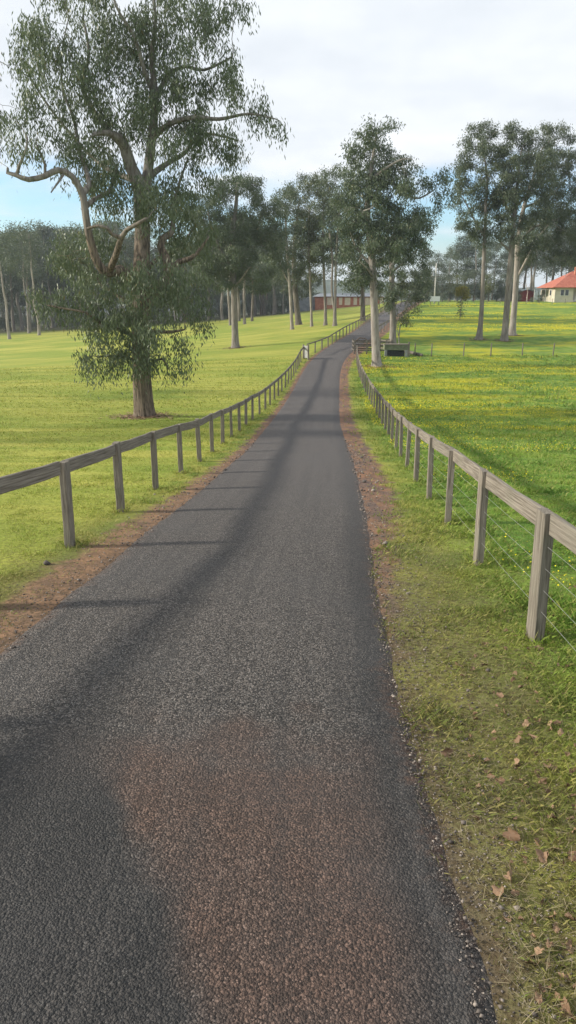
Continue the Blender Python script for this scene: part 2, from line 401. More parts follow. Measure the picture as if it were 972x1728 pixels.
# ------------------------------------------------------------------ ground and road sheets
def rows():
    r = [-8.0]
    while r[-1] < 1500:
        Y = r[-1]; r.append(Y + (0.12 if 1 < Y < 12 else 0.25 if Y < 40 else 0.6 if Y < 110 else 1.5 if Y < 230 else 15 if Y < 500 else 60))
    return np.array(r)
ROWS = rows()
def sheet(name, tcols, mat, dz, half=None):
    Y, T = np.meshgrid(ROWS if half is None else ROWS[ROWS < 175], tcols, indexing='ij')
    if half is not None:
        rag = 1 + (vnoise(Y, Y * 0 + np.sign(T) * 9, 1.3, 8) - .5) * 0.05 + (vnoise(Y, Y * 0 + np.sign(T) * 5, 5.0, 9) - .5) * .035
        slope = np.gradient(xroad(Y[:, 0]), Y[:, 0])[:, None]
        wide = np.sqrt(1 + slope ** 2)
        X = xroad(Y) + T * rag * wide
    else:
        X = xroad(Y) + T
    Z = zt(X, Y) + dz
    if half is not None:
        Z = Z - 0.035 * sstep(half - .12, half, np.abs(T))        # the seal's edge rolls down into the shoulder
    n, m = Y.shape
    verts = np.stack([X, Y, Z], -1).reshape(-1, 3)
    i = np.arange(n - 1)[:, None] * m + np.arange(m - 1)[None, :]
    faces = np.stack([i, i + 1, i + 1 + m, i + m], -1).reshape(-1, 4)
    me = raw_mesh(name, verts, faces, mat, 4, vert_attrs={'t': T.ravel()}, smooth=True)
    return tag(link(bpy.data.objects.new(name, me)), kind='structure')
tc = np.concatenate([[-1500, -900, -500, -300], np.arange(-220, -60, 12.), np.arange(-60, -20, 3.), np.arange(-20, -6, 1.), np.arange(-6, 6.01, .2),
                     np.arange(7, 20, 1.), np.arange(20, 60, 3.), np.arange(60, 221, 12.), [300, 500, 900, 1500]])
# the grid's step at the seal must stay below the road sheet, so the ground dips under it
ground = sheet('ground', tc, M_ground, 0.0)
def dip_ground():
    me = ground.data; n = len(me.vertices); co = np.empty(n * 3, np.float32); me.vertices.foreach_get('co', co); co = co.reshape(-1, 3)
    t = np.empty(n, np.float32); me.attributes['t'].data.foreach_get('value', t)
    w = (1 - sstep(1.42, 1.60, np.abs(t))) * (co[:, 1] < 172)
    co[:, 2] -= 0.05 * w
    me.vertices.foreach_set('co', co.ravel()); me.update()
dip_ground()
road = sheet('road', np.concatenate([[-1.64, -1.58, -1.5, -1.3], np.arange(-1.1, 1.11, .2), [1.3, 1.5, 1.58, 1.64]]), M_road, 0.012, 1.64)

# distant hills
def hills():
    q = NT('wooded_hillside'); p = q.pos()
    n = q.noise(p, .03, 6, .7); col = q.mix(q.ss(n, .35, .65), (.035, .05, .028), (.08, .10, .05)); q.bump(n, 1., 6.)
    mat = q.fin(col, .95, .05)
    az = np.linspace(-1.5, 1.5, 260); vs = []; 
    R0 = 950
    for k, (r, hh) in enumerate(((R0, 0), (R0 + 60, .55), (R0 + 130, .9), (R0 + 180, 1.0), (R0 + 300, .9))):
        for a in az:
            h = 13 + 5 * math.sin(a * 5 + 1.2) + 3.5 * math.sin(a * 13 + .4) + 1.4 * math.sin(a * 41) + .8 * math.sin(a * 97 + k)
            vs.append((r * math.sin(a), r * math.cos(a), -14 + (h + 10) * hh))
    n = len(az); vs = np.array(vs)
    i = (np.arange(4)[:, None] * n + np.arange(n - 1)[None, :])
    f = np.stack([i, i + 1, i + 1 + n, i + n], -1).reshape(-1, 4)
    o = link(bpy.data.objects.new('hills', raw_mesh('hills', vs, f, mat, 4, smooth=True)))
    tag(o, kind='structure')
hills()

# ------------------------------------------------------------------ trees
def densify(pts, step):
    """pts: list of (Vector, radius); Catmull-Rom through them"""
    P = [p for p, r in pts]; R = [r for p, r in pts]; out = []
    for i in range(len(P) - 1):
        p0 = P[max(i - 1, 0)]; p1 = P[i]; p2 = P[i + 1]; p3 = P[min(i + 2, len(P) - 1)]
        n = max(1, int(round((p2 - p1).length / step)))
        for j in range(n):
            u = j / n
            q = 0.5 * ((2 * p1) + (p2 - p0) * u + (2 * p0 - 5 * p1 + 4 * p2 - p3) * u * u + (3 * p1 - p0 - 3 * p2 + p3) * u ** 3)
            out.append((q, R[i] * (1 - u) + R[i + 1] * u))
    out.append((P[-1], R[-1])); return out
class Skel:
    def __init__(s): s.p = []; s.par = []; s.r = []; s.noleaf = []
    def limb(s, pts, step=.45, bare=False):
        """attach to the nearest existing node"""
        d = densify(pts, step)
        if s.p:
            A = np.array(s.p); k = int(np.argmin(((A - np.array(d[0][0])) ** 2).sum(1))); d = d[1:]
        else: k = -1
        for q, r in d:
            s.p.append(tuple(q)); s.par.append(k); s.r.append(r); s.noleaf.append(bare); k = len(s.p) - 1
    def grow(s, attr, step=.4, infl=4., kill=.7, iters=90, up=.0, rng=None, droop=0.0):
        A = np.asarray(attr, float); P = np.array(s.p, float); par = list(s.par)
        nd = np.full(len(A), 1e9); ni = np.zeros(len(A), int); alive = np.ones(len(A), bool)
        def upd(start):
            for b in range(start, len(P), 400):
                blk = P[b:b + 400]
                D = ((A[:, None, :] - blk[None]) ** 2).sum(2)
                j = D.argmin(1); dm = D[np.arange(len(A)), j]
                better = dm < nd; nd[better] = dm[better]; ni[better] = b + j[better]
        ok0 = np.array([not q for q in s.noleaf])
        upd(0)
        seen = {}
        for it in range(iters):
            act = alive & (nd < infl ** 2)
            if not act.any():
                if alive.any() and it == 0:
                    act = alive
                else: break
            idx = ni[act]; vec = A[act] - P[idx]; L = np.linalg.norm(vec, axis=1, keepdims=True); vec /= np.maximum(L, 1e-6)
            acc = np.zeros((len(P), 3)); cnt = np.zeros(len(P)); np.add.at(acc, idx, vec); np.add.at(cnt, idx, 1)
            g = np.where(cnt > 0)[0]
            d = acc[g] / cnt[g][:, None] + rng.normal(0, .18, (len(g), 3)); d[:, 2] += up
            d /= np.maximum(np.linalg.norm(d, axis=1, keepdims=True), 1e-6)
            new = []; npar = []
            for gi, q in zip(g, P[g] + d * step):
                k = seen.get(int(gi), 0)
                if k >= 4: continue
                seen[int(gi)] = k + 1
                new.append(q); npar.append(int(gi))
            if not new: break
            start = len(P); P = np.vstack([P, new]); par += npar
            upd(start)
            alive &= nd > kill ** 2
            if not alive.any(): break
        n0 = len(s.p); s.p = [tuple(q) for q in P]; s.par = par
        s.r += [0.] * (len(P) - n0); s.noleaf += [False] * (len(P) - n0)
    def radii(s, tip=.010, e=2.35):
        n = len(s.p); acc = np.zeros(n); kids = np.zeros(n, int); R = np.zeros(n); hgt = np.zeros(n, int)
        for i in range(n - 1, -1, -1):           # parents always precede children
            if kids[i] == 0: acc[i] = tip ** e
            R[i] = max(acc[i] ** (1 / e), s.r[i]) if s.r[i] > 0 else acc[i] ** (1 / e)
            p = s.par[i]
            if p >= 0: acc[p] += acc[i] + (tip * .25) ** e; kids[p] += 1; hgt[p] = max(hgt[p], hgt[i] + 1)
        for i in range(n):                       # never thicker than the parent
            p = s.par[i]
            if p >= 0 and R[i] > R[p]: R[i] = R[p]
        s.R = R; s.kids = kids; s.hgt = hgt
    def trunk_mesh(s, name, mat, flare=0.5, flare_h=.8, lobes=0.0, minr=0.0):
        n = len(s.p); ch = [[] for _ in range(n)]
        for i, p in enumerate(s.par):
            if p >= 0: ch[p].append(i)
        mb = MB(); z0 = s.p[0][2]
        stack = [(0, -1)]
        while stack:
            st, fr = stack.pop(); chain = [fr] if fr >= 0 else []; k = st
            while True:
                chain.append(k)
                if not ch[k]: break
                c = sorted(ch[k], key=lambda q: -s.R[q]); 
                for o in c[1:]: stack.append((o, k))
                k = c[0]
            R0 = s.R[st]
            if R0 < minr: continue
            sides = 20 if R0 > .3 else 12 if R0 > .1 else 6 if R0 > .035 else 4 if R0 > .02 else 3
            pts = [s.p[k] for k in chain]; rr = [s.R[k] for k in chain]
            if fr >= 0: rr[0] = min(rr[0], rr[1] * 1.15)
            b = len(mb.v)
            if fr < 0:
                rr = [r * (1 + flare * math.exp(-max(0, q[2] - z0) / flare_h * 2.2)) for r, q in zip(rr, pts)]
            mb.tube(pts, rr, sides, cap=False)
            if fr < 0 and lobes:
                for m_, (q, r) in enumerate(zip(pts, rr)):
                    hh = q[2] - z0; amp = lobes * (.35 + math.exp(-hh / .9))
                    for j in range(sides):
                        a = 2 * math.pi * j / sides
                        k_ = 1 + amp * (.5 * math.sin(a * 5 + 1.3) + .35 * math.sin(a * 3 + hh * .4) + .25 * math.sin(a * 8 + hh * .3))
                        v = mb.v[b + m_ * sides + j]
                        mb.v[b + m_ * sides + j] = tuple(q[c_] + (v[c_] - q[c_]) * k_ for c_ in range(3))
        return mb.mesh(name, mat, smooth=True)
    def leaf_mesh(s, name, mat, per, size, width, spread, droop, rng, maxh=2, hang=.75, maxr=.05, frac=1.):
        idx = np.array([i for i in range(len(s.p)) if s.hgt[i] <= maxh and s.R[i] < maxr and not s.noleaf[i] and s.par[i] >= 0])
        P = np.array(s.p)[idx]
        if frac < 1: P = P[rng.random(len(P)) < frac]
        dens = rng.uniform(.35, 1.6, len(P)); cnt = np.maximum(1, (per * dens)).astype(int)
        C = np.repeat(P, cnt, 0); n = len(C)
        off = rng.normal(0, 1, (n, 3)) * spread; off[:, 2] *= .75; off[:, 2] -= np.abs(rng.normal(0, 1, n)) * droop
        C = C + off
        d = rng.normal(0, 1, (n, 3)); d /= np.linalg.norm(d, axis=1, keepdims=True)
        d[:, 2] -= hang * 1.6; d /= np.linalg.norm(d, axis=1, keepdims=True)
        w = np.cross(d, rng.normal(0, 1, (n, 3))); w /= np.maximum(np.linalg.norm(w, axis=1, keepdims=True), 1e-6)
        L = size * rng.uniform(.6, 1.35, n)[:, None]; W = width * rng.uniform(.7, 1.3, n)[:, None] / 2
        V = np.stack([C, C + d * L * .45 + w * W, C + d * L, C + d * L * .45 - w * W], 1).reshape(-1, 3)
        fcs = np.arange(n * 4).reshape(-1, 4)
        base = np.repeat(rng.random(len(P)), cnt); print(name, 'nodes', len(s.p), 'tips', len(P), 'leaves', n)
        v = np.clip(base * .55 + rng.random(n) * .45, 0, 1); v = np.where(rng.random(n) > .985, .97, v * .9)
        return raw_mesh(name, V, fcs, mat, 4, face_attrs={'v': v})

def blob_points(blobs, per_vol, rng, sub=.40, nmax=6000):
    """attraction points: clustered inside each ellipsoid (c, rx, ry, rz, weight)"""
    out = []
    for c, rx, ry, rz, wt in blobs:
        vol = rx * ry * rz * 4.19
        ncl = max(4, int(vol ** .66 * .55)); n = int(vol * per_vol * wt) + 12
        dirs = rng.normal(0, 1, (ncl, 3)); dirs /= np.linalg.norm(dirs, axis=1, keepdims=True)
        cl = dirs * (rng.random(ncl) ** .45)[:, None] * .86
        k = rng.integers(0, ncl, n)
        q = cl[k] * np.array([rx, ry, rz]) + rng.normal(0, 1, (n, 3)) * sub * (min(rx, ry, rz) ** .5) * .55
        out.append(q + np.array(c))
    A = np.vstack(out)
    if len(A) > nmax: A = A[rng.permutation(len(A))[:nmax]]
    return A

def place_tree(name, base, tm, lm, label, cat='tree', group=None, rz=0., scale=(1, 1, 1)):
    e = thing(name, base, label, cat, group, rz); e.scale = scale
    link(bpy.data.objects.new('trunk', tm), e)
    if lm is not None: link(bpy.data.objects.new('crown', lm), e)
    return e

def px_tree(name, label, basepx, limbs, blobs, bark, leafm, rb, Y=None, seed=1, dens=1.1, step=.5, kill=.8, per=14, size=.32, width=.085,
            spread=.32, droop=.25, tip=.013, depth=1.0, flare=.55, lobes=.12, group=None, maxh=2, minr=0., nmax=2600, hang=.7, cat='tree', maxr=.05):
    """one tree of its own: limbs and crown masses measured on the photo, stood at their real distance"""
    name_scale = 1 if seed == 11 else 1.21
    rng = np.random.default_rng(seed)
    b = at(*basepx) if Y is None else onplane(basepx[0], basepx[1], Y)
    b.z = gz(b.x, b.y)
    s = Skel()
    for k, lb in enumerate(limbs):
        pts = []
        for q in lb['p']:
            x, y = q[0], q[1]; r = q[2]; dy = q[3] if len(q) > 3 else 0.
            w = onplane(x, y, b.y + dy) - b
            pts.append((w, r))
        if k == 0: pts[0] = (Vector((0, 0, -.25)), pts[0][1])
        s.limb(pts, step, lb.get('bare', False))
    bl = []
    for q in blobs:
        cx, cy, rx, ry = q[:4]; dy = q[4] if len(q) > 4 else 0.; wt = q[5] if len(q) > 5 else 1.
        sc_ = (b.y + dy) / (F * 1.03)
        if name_scale != 1: rx *= name_scale; ry *= name_scale * .96
        c = onplane(cx, cy, b.y + dy) - b
        bl.append((c, rx * sc_, (rx * .5 + ry * .5) * sc_ * depth, ry * sc_, wt))
    A = blob_points(bl, dens, rng, nmax=nmax)
    s.grow(A, step=step, kill=kill, iters=110, rng=rng)
    s.radii(tip)
    tm = s.trunk_mesh(name + '_trunk', bark, flare=flare, lobes=lobes, minr=minr)
    lm = s.leaf_mesh(name + '_crown', leafm, per, size, width, spread, droop, rng, maxh=maxh, hang=hang, maxr=maxr)
    e = place_tree(name, b, tm, lm, label, cat, group)
    return e
B = lambda *p, bare=False: dict(p=list(p), bare=bare)

# the big spreading gum left of the road
px_tree('gum_tree', 'huge spreading gum tree with rough brown trunk and twisting limbs on the left lawn', (243, 703),
  [B((243,703,.50),(240,660,.46),(238,620,.43),(237,560,.42),(237,510,.41),(238,460,.38,.4),(240,400,.36,.8),(238,340,.33,1.),(232,305,.31,1.),(222,285,.29,1.),(210,248,.25,.6),(200,232,.20,.2),(184,224,.13,0),(160,226,.09,-.4)),
   B((238,340,.30,1.),(248,300,.25,1.4),(256,235,.21,1.6),(262,165,.16,1.6),(256,100,.12,1.2),(262,40,.08,1.),(258,-40,.05,1.),(262,-110,.03,1.)),
   B((262,165,.12,1.6),(284,128,.09,2.),(310,112,.075,2.),(345,118,.06,1.5),(392,96,.04,1.)),
   B((256,235,.15,1.6),(285,210,.12,1.),(325,198,.10,.5),(370,201,.08,.2),(420,192,.05,0),(462,200,.03,0)),
   B((248,300,.17,1.4),(282,276,.12,2.4),(312,258,.10,3.),(340,226,.07,3.2),(398,236,.04,3.)),
   B((262,165,.12,1.6),(244,120,.1,.8),(226,60,.07,.2),(196,10,.05,-.4),(180,-60,.03,-.5)),
   B((236,492,.34),(218,470,.28,-.4),(203,456,.24,-.8),(183,460,.21,-1.),(166,446,.19,-1.2),(152,405,.17,-1.4),(146,372,.16,-1.4),(143,350,.155,-1.4),(139,328,.15,-1.4),(122,298,.13,-1.5),(98,287,.145,-1.6),(76,297,.12,-1.8),(48,303,.11,-2.),(28,296,.09,-2.),(12,291,.075,-2.),(13,284,.05,-2.),bare=True),
   B((32,297,.08,-2.),(33,278,.065,-2.1),(44,254,.05,-2.1),(46,232,.035,-2.)),
   B((76,297,.08,-1.8),(76,278,.06,-1.8),(70,262,.05,-1.9),(60,240,.03,-2.)),
   B((112,296,.06,-1.6),(98,308,.05,-1.8),(86,325,.03,-2.),bare=True),
   B((139,328,.14,-1.4),(150,312,.11,-1.),(146,290,.10,-.4),(134,250,.08,.2),(124,200,.065,.6),(106,150,.05,1.),(104,90,.035,1.),(116,30,.02,1.)),
   B((143,350,.13,-1.4),(160,336,.10,-.8),(186,320,.08,0.),(196,280,.06,.4)),
   B((183,460,.17,-1.),(196,430,.14,-1.8),(204,402,.12,-2.2),(214,388,.10,-2.4),(232,378,.085,-2.6),(246,369,.06,-2.7),bare=True),
   B((204,402,.09,-2.2),(190,396,.08,-2.4),(180,384,.075,-2.6),(165,381,.07,-2.6),(147,386,.06,-2.4),bare=True),
   B((237,525,.34),(254,505,.27,.3),(268,488,.26,.4),(284,462,.24,.6),(280,436,.2,.6),(271,416,.18,.7),(275,402,.16,.8),(290,392,.13,1.),(293,360,.1,1.4),(300,318,.07,1.8),(316,270,.04,2.)),
   B((284,462,.17,.6),(302,442,.13,.6),(322,436,.11,.5),(338,420,.07,.6),(352,400,.04,.6)),
   B((210,248,.18,.6),(170,205,.13,1.2),(140,150,.1,1.6),(150,90,.07,1.8),(140,30,.05,2.)),
   B((232,305,.16,1.),(190,290,.11,2.),(150,260,.08,2.8),(90,190,.06,3.),(50,130,.04,3.)),
   B((238,622,.12),(222,606,.07,-.6),(200,600,.055,-1.),(168,602,.04,-1.6)),
   B((237,575,.14),(210,560,.09,-.6),(170,545,.07,-1.4),(145,528,.055,-2.),(105,520,.04,-2.4),(80,515,.03,-2.4)),
   B((238,632,.1),(258,612,.06,-.6),(274,606,.045,-1.2),(284,622,.03,-1.4)),
   B((237,560,.14),(262,560,.09,-.8),(290,560,.07,-1.4),(312,556,.04,-1.8)),
   B((237,530,.16),(226,520,.1,1.4),(200,500,.08,2.6),(170,480,.05,3.4)),
   B((238,470,.16,.4),(262,440,.1,2.),(300,420,.07,3.2),(330,380,.05,3.8))],
  [(235,60,90,85,1,1.),(170,0,80,70),(290,30,90,80,1),(120,80,75,80,0),(75,120,55,70,0,1.),(55,60,40,50,1),(110,175,80,70,-.5),(190,160,80,80,1.5,.9),(260,150,60,70,0),(345,70,70,60,1),(390,105,48,40,.5),(330,150,60,50,1),
   (360,205,60,26,.5),(430,190,50,30,0),(475,205,26,24,0),(400,240,46,22,2.5),(340,250,60,35,2,.8),(300,220,45,40,1),(20,215,40,45,-1.5),(38,245,22,20,-2),(-20,190,40,70,0),(150,250,60,40,0,.8),
   (215,310,60,45,0,.8),(270,330,60,50,1,.9),(330,310,50,40,2,.8),(160,300,38,30,-.5,.8),(300,385,60,50,1.5,.9),(215,350,50,30,1,.6),(185,330,30,20,-.6,.6),
   (120,440,55,45,1,.7),(95,500,50,40,-2,.8),(150,500,60,45,-1,.8),(200,520,50,45,-1,.8),(250,550,55,40,-1.5),(300,555,40,40,-1.5),(315,590,22,30,-1.8),(150,590,36,34,-1.8),(195,590,40,26,-1.2),(235,590,50,36,-1.6,1.6),(245,545,60,50,-1.8,1.3),(215,600,30,26,-1.8,1.5),(255,600,30,24,-1.8,1.4),(180,545,50,50,-1.6,1.2),(240,470,60,50,-2.2,.7),(185,400,50,50,1.8,.8),(250,330,60,50,-1.6,.8),(300,340,50,50,2.5,1.),(330,410,50,50,3,1.),(200,270,60,40,2.6,.9),(130,430,50,40,2.5,.9),(290,480,50,40,-1.2,.9),(275,250,50,30,-1,.7),(140,300,30,22,1.5,.7),
   (283,622,16,22,-1.5),(190,620,14,14,-1.4),(270,500,60,45,1.2),(330,470,40,40,1,.7),(150,625,18,12,-1.8),(200,455,30,30,2,.5),(340,530,30,40,1,.5),
   (260,-60,110,60,1),(130,-20,60,40,1),(380,20,50,45,1),(-50,120,40,60,1,.6)],
  M_bark_hero, M_leaf_hero, .5, seed=11, dens=5.0, step=.34, kill=.44, per=56, size=.225, width=.053, spread=.22, droop=.38, tip=.0065,
  flare=.28, lobes=.16, nmax=15000, hang=1.0, depth=.9, maxh=3, maxr=.04)

# tall gums around the road, each with its own measured crown
TG = dict(dens=2.7, step=.43, kill=.56, per=78, size=.25, width=.075, spread=.27, droop=.16, tip=.009, nmax=5600, maxh=3, maxr=.07)
px_tree('gum_tree', 'tall pale-trunked gum tree just inside the right fence at the road bend', (636, 619),
  [B((636,619,.42),(634,590,.36),(632,540,.33),(630,480,.31),(627,430,.28),(622,380,.24),(620,340,.22),(624,305,.18),(630,262,.12),(636,225,.06)),
   B((622,380,.14),(612,366,.1,-1),(614,356,.08,-1.4),(626,352,.06,-1.4)),
   B((620,340,.14),(640,320,.12,1),(662,310,.10,1.5),(700,335,.08,1),(730,322,.05,0)),
   B((624,305,.12),(650,285,.1,-1),(675,270,.07,-1.5),(695,268,.04,-1)),
   B((627,430,.16),(650,410,.12,1),(680,385,.09,1.6),(700,370,.05,2)),
   B((630,450,.14),(610,430,.1,.6),(596,405,.08,1),(586,370,.05,1)),
   B((632,470,.1),(618,452,.07,-1),(606,440,.05,-1.4))],
  [(634,222,34,28,0),(608,250,30,34,0),(650,250,32,34,0),(596,290,22,36,0,.9),(625,295,50,40,0,.8),(665,285,40,36,0),(697,290,28,30,0),(733,312,26,24,0),(745,335,18,14,0,.6),(660,340,50,40,0),(612,350,44,40,0),(590,385,34,36,0,.9),
   (640,395,48,38,0),(690,365,38,36,0,.9),(712,392,24,30,0,.9),(665,430,46,36,0),(612,430,36,34,0,.9),(700,420,26,28,0),(640,462,34,18,-.6,.7),(600,470,26,20,0,.5)],
  M_bark_pale, M_leaf, .4, seed=21, **TG)
px_tree('gum_tree', 'gum tree with a grey trunk behind the water trough, twiggy shoots around its lower trunk', (662, 583),
  [B((662,583,.40),(663,550,.33),(662,500,.30),(661,450,.26),(664,410,.2),(668,370,.12)),
   B((661,460,.14),(684,440,.1),(705,420,.06)), B((662,540,.05),(668,515,.04),(674,490,.03)), B((663,550,.04),(678,530,.03),(690,500,.02))],
  [(672,392,40,40,2),(700,430,30,40,2),(690,468,30,26,0,.9),(705,490,22,24,0,.8),(670,490,18,34,-1,.35),(655,500,14,30,-1,.25),(650,450,34,34,2,.9),(720,470,18,20,1,.6)],
  M_bark, M_leaf, .36, seed=22, **TG)
px_tree('gum_tree', 'broad-crowned gum tree with one straight grey trunk alone on the middle of the lawn', (397, 587),
  [B((397,587,.44),(396,550,.36),(395,500,.34),(393,455,.31),(392,400,.3),(398,350,.22),(400,310,.13)),
   B((393,455,.22),(410,430,.15,1),(432,395,.1,1.5),(440,360,.06,2)), B((393,450,.2),(372,420,.14,-1),(356,380,.09,-1.5),(350,350,.05,-1)),
   B((395,485,.14),(408,470,.1,-1),(420,452,.07,-1.5))],
  [(402,300,34,26,0),(370,318,34,34,0,.8),(420,330,38,34,0),(345,360,38,36,0,.9),(390,370,50,42,0),(440,375,36,40,1),(360,415,44,40,0),(465,395,24,40,2,.8),(350,470,30,34,2,.8),(415,425,48,40,0),(455,430,28,42,1,.8),(375,455,40,26,0,.9),(430,470,34,24,0,.8),(340,440,24,40,0,.7)],
  M_bark, M_leaf, .45, seed=23, **TG)
px_tree('young_gum', 'thin multi-stemmed young gum with sparse yellow-green leaves beside the trough tree', (673, 581),
  [B((673,581,.07),(674,560,.06),(678,540,.05),(686,515,.035),(692,490,.02)), B((673,570,.05),(668,545,.04),(660,515,.03),(655,490,.02)), B((676,550,.04),(690,535,.03),(704,515,.02))],
  [(690,500,20,26,-1,.5),(656,505,14,30,-1,.45),(704,515,16,18,-1,.5),(672,475,18,18,0,.4),(682,535,14,14,-1,.3)],
  M_bark_pale, M_leaf_olive, .07, seed=37, dens=2.0, step=.35, kill=.5, per=26, size=.22, width=.07, spread=.25, droop=.15, tip=.007, nmax=500, flare=.1, lobes=0, maxh=2)
ROWT = dict(TG); ROWT.update(dens=1.5, step=.55, kill=.78, per=58, size=.30, width=.095, spread=.34, nmax=2600)
px_tree('gum_tree', 'slim gum tree with a pale trunk, leftmost of the row before the brick building', (493, 556),
  [B((493,556,.27),(491,520,.21),(488,470,.19),(484,420,.18),(482,370,.12)), B((489,480,.12),(476,455,.09),(470,430,.05))],
  [(480,340,30,30),(465,375,30,36),(500,375,26,36),(478,420,34,34),(465,450,24,26,0,.8),(500,440,20,30,0,.7)], M_bark_pale, M_leaf, .3, seed=24, **ROWT)
px_tree('gum_tree', 'gum tree with the thickest dark trunk of the row before the brick building', (504, 548),
  [B((504,548,.50),(501,520,.42),(497,480,.38),(496,430,.3),(500,380,.2),(505,340,.1)), B((497,480,.2),(515,450,.12),(528,420,.06))],
  [(505,325,36,26,1),(490,350,30,30,2),(525,365,34,34,1),(510,410,40,36,1),(530,450,30,34,1),(480,460,24,30,2,.7),(515,480,26,16,1,.6)], M_bark_dark, M_leaf_dark, .45, seed=25, **ROWT)
px_tree('gum_tree', 'gum tree with a very thin straight pale trunk before the brick building', (526, 551),
  [B((526,551,.22),(525,520,.16),(523,470,.15),(521,420,.15),(522,350,.09)), B((522,440,.09),(508,420,.06),(500,400,.04))],
  [(525,320,26,26),(545,345,28,34),(512,365,26,36),(530,400,34,34),(518,440,26,28,0,.7)], M_bark_pale, M_leaf_olive, .2, seed=26, **ROWT)
px_tree('gum_tree', 'plain dark-trunked gum tree between the very thin pale one and the forked one', (549, 549),
  [B((549,549,.28),(549,520,.20),(547,470,.18),(545,420,.18),(546,350,.1))],
  [(550,310,30,24),(560,345,34,34),(540,385,30,34),(560,420,30,30,0,.8)], M_bark, M_leaf, .3, seed=27, **ROWT)
px_tree('gum_tree', 'gum tree whose trunk forks into two close stems before the brick building', (565, 550),
  [B((565,550,.30),(565,525,.22),(566,480,.17),(567,430,.15),(572,370,.12),(575,330,.06)), B((565,528,.17),(560,490,.14),(561,440,.15),(556,390,.1))],
  [(575,305,32,28),(590,340,30,34),(560,350,34,34),(585,385,34,36),(565,425,34,28,0,.9),(590,430,24,28,0,.8)], M_bark, M_leaf, .3, seed=28, **ROWT)
px_tree('gum_tree', 'dark-trunked gum tree beside the upper left fence near the brick building', (612, 541),
  [B((613,541,.38),(612,510,.30),(611,470,.26),(608,430,.2),(604,390,.12))],
  [(600,385,30,34,2),(620,420,28,34,2),(595,440,30,34,2),(612,465,34,20,2,.8),(590,480,16,20,0,.6)], M_bark_dark, M_leaf, .3, seed=29, **ROWT)
# three tall gums in the flowering paddock
px_tree('gum_tree', 'tall leaning gum tree, leftmost of the three bare trunks in the yellow-flowered paddock', (808, 573),
  [B((808,573,.40),(811,545,.27),(814,500,.22),(816,450,.21),(818,400,.19),(820,350,.16),(822,300,.12),(815,250,.06)),
   B((818,400,.14),(800,370,.1),(785,340,.06)), B((820,350,.14),(840,320,.1),(850,290,.05))],
  [(808,222,28,18),(840,222,26,20),(785,250,20,24,0,.8),(815,262,36,34,0,.85),(845,270,28,36),(778,295,22,34,0,.7),(800,320,34,34,0,.8),(835,330,34,34,0,.8),(785,370,26,32,0,.8),(815,385,34,26,0,.7),(845,380,26,30,0,.6),(770,340,14,24,0,.4)],
  M_bark, M_leaf, .4, seed=31, **TG)
px_tree('gum_tree', 'tall dark-trunked gum tree, middle of three bare trunks in the paddock', (851, 575),
  [B((851,575,.40),(853,550,.36),(857,500,.33),(861,450,.30),(865,400,.26),(869,350,.2),(874,300,.12),(880,250,.06)),
   B((863,425,.15),(848,412,.11),(835,395,.07)), B((869,350,.14),(890,330,.1),(905,310,.05)), B((867,370,.12),(852,345,.08),(846,320,.05))],
  [(880,232,26,18),(862,235,28,26),(895,262,34,32),(868,285,36,36,0,.85),(905,310,32,34),(860,335,34,32,0,.8),(890,365,36,32,0,.8),(850,390,30,24,0,.8),(880,400,30,22,0,.6)],
  M_bark, M_leaf, .4, seed=32, **TG)
px_tree('gum_tree', 'tall pale gum with a slanting lower branch, rightmost of three bare trunks in the paddock', (864, 566),
  [B((864,566,.46),(866,540,.36),(870,490,.33),(873,440,.34),(875,400,.28),(884,350,.22),(900,300,.15),(915,250,.08)),
   B((872,470,.16),(890,435,.13,-1),(905,405,.11,-1),(925,380,.09,-1),(945,350,.05,-1)), B((884,350,.15),(920,335,.12),(950,310,.07)),
   B((875,410,.15),(900,385,.12,1),(940,370,.1,1),(980,350,.06,1))],
  [(925,226,34,20),(945,255,36,30),(910,270,30,34),(965,290,34,36),(930,310,36,34),(990,320,34,40),(950,355,38,36,0,.9),(910,365,30,30,0,.7),(985,385,36,34,0,.9),(945,405,40,30,0,.9),(1020,290,30,50),(915,430,26,26,0,.6),(975,430,36,28,0,.8),(1010,360,36,50)],
  M_bark_pale, M_leaf, .4, seed=33, **TG)

# generic kinds, built once each and copied
def make_kind(name, H, clear, spread_, nb, bark, leafm, seed, per=15, size=.5, width=.16, rb=.28, npts=650, lean=.0, bush=False):
    rng = np.random.default_rng(seed); s = Skel()
    top = H * .86; pts = [(Vector((0, 0, -.3)), rb)]
    lx = rng.normal(0, .4); ly = rng.normal(0, .4)
    for k in range(1, 7):
        u = k / 6; pts.append((Vector((lx * u + rng.normal(0, .12), ly * u + rng.normal(0, .12), top * u)), rb * (1 - .85 * u)))
    s.limb(pts, .6)
    bl = []
    for k in range(nb):
        u = rng.uniform(0, 1); zz = H * (clear + (1 - clear) * (.12 + .80 * u)); rr = spread_ * (1 - .55 * abs(u - .35)) * rng.uniform(.35, .95)
        a = rng.uniform(0, 2 * math.pi); r = rng.uniform(.16, .30) * spread_ * 1.5
        bl.append((Vector((rr * math.cos(a), rr * math.sin(a), zz)), r, r, r * .8, 1))
    bl.append((Vector((lx, ly, H * .9)), spread_ * .4, spread_ * .4, H * .09, 1))
    A = blob_points(bl, 3., rng, nmax=npts)
    s.grow(A, step=.6, kill=.9, iters=70, rng=rng, infl=6.); s.radii(.012)
    tm = s.trunk_mesh(name + '_trunk', bark, flare=.4, lobes=.1, minr=.014)
    lm = s.leaf_mesh(name + '_crown', leafm, int(per * 3.2), size * .75, width * .75, .5, .2, rng, maxh=3, hang=.5, maxr=.09)
    return tm, lm, H
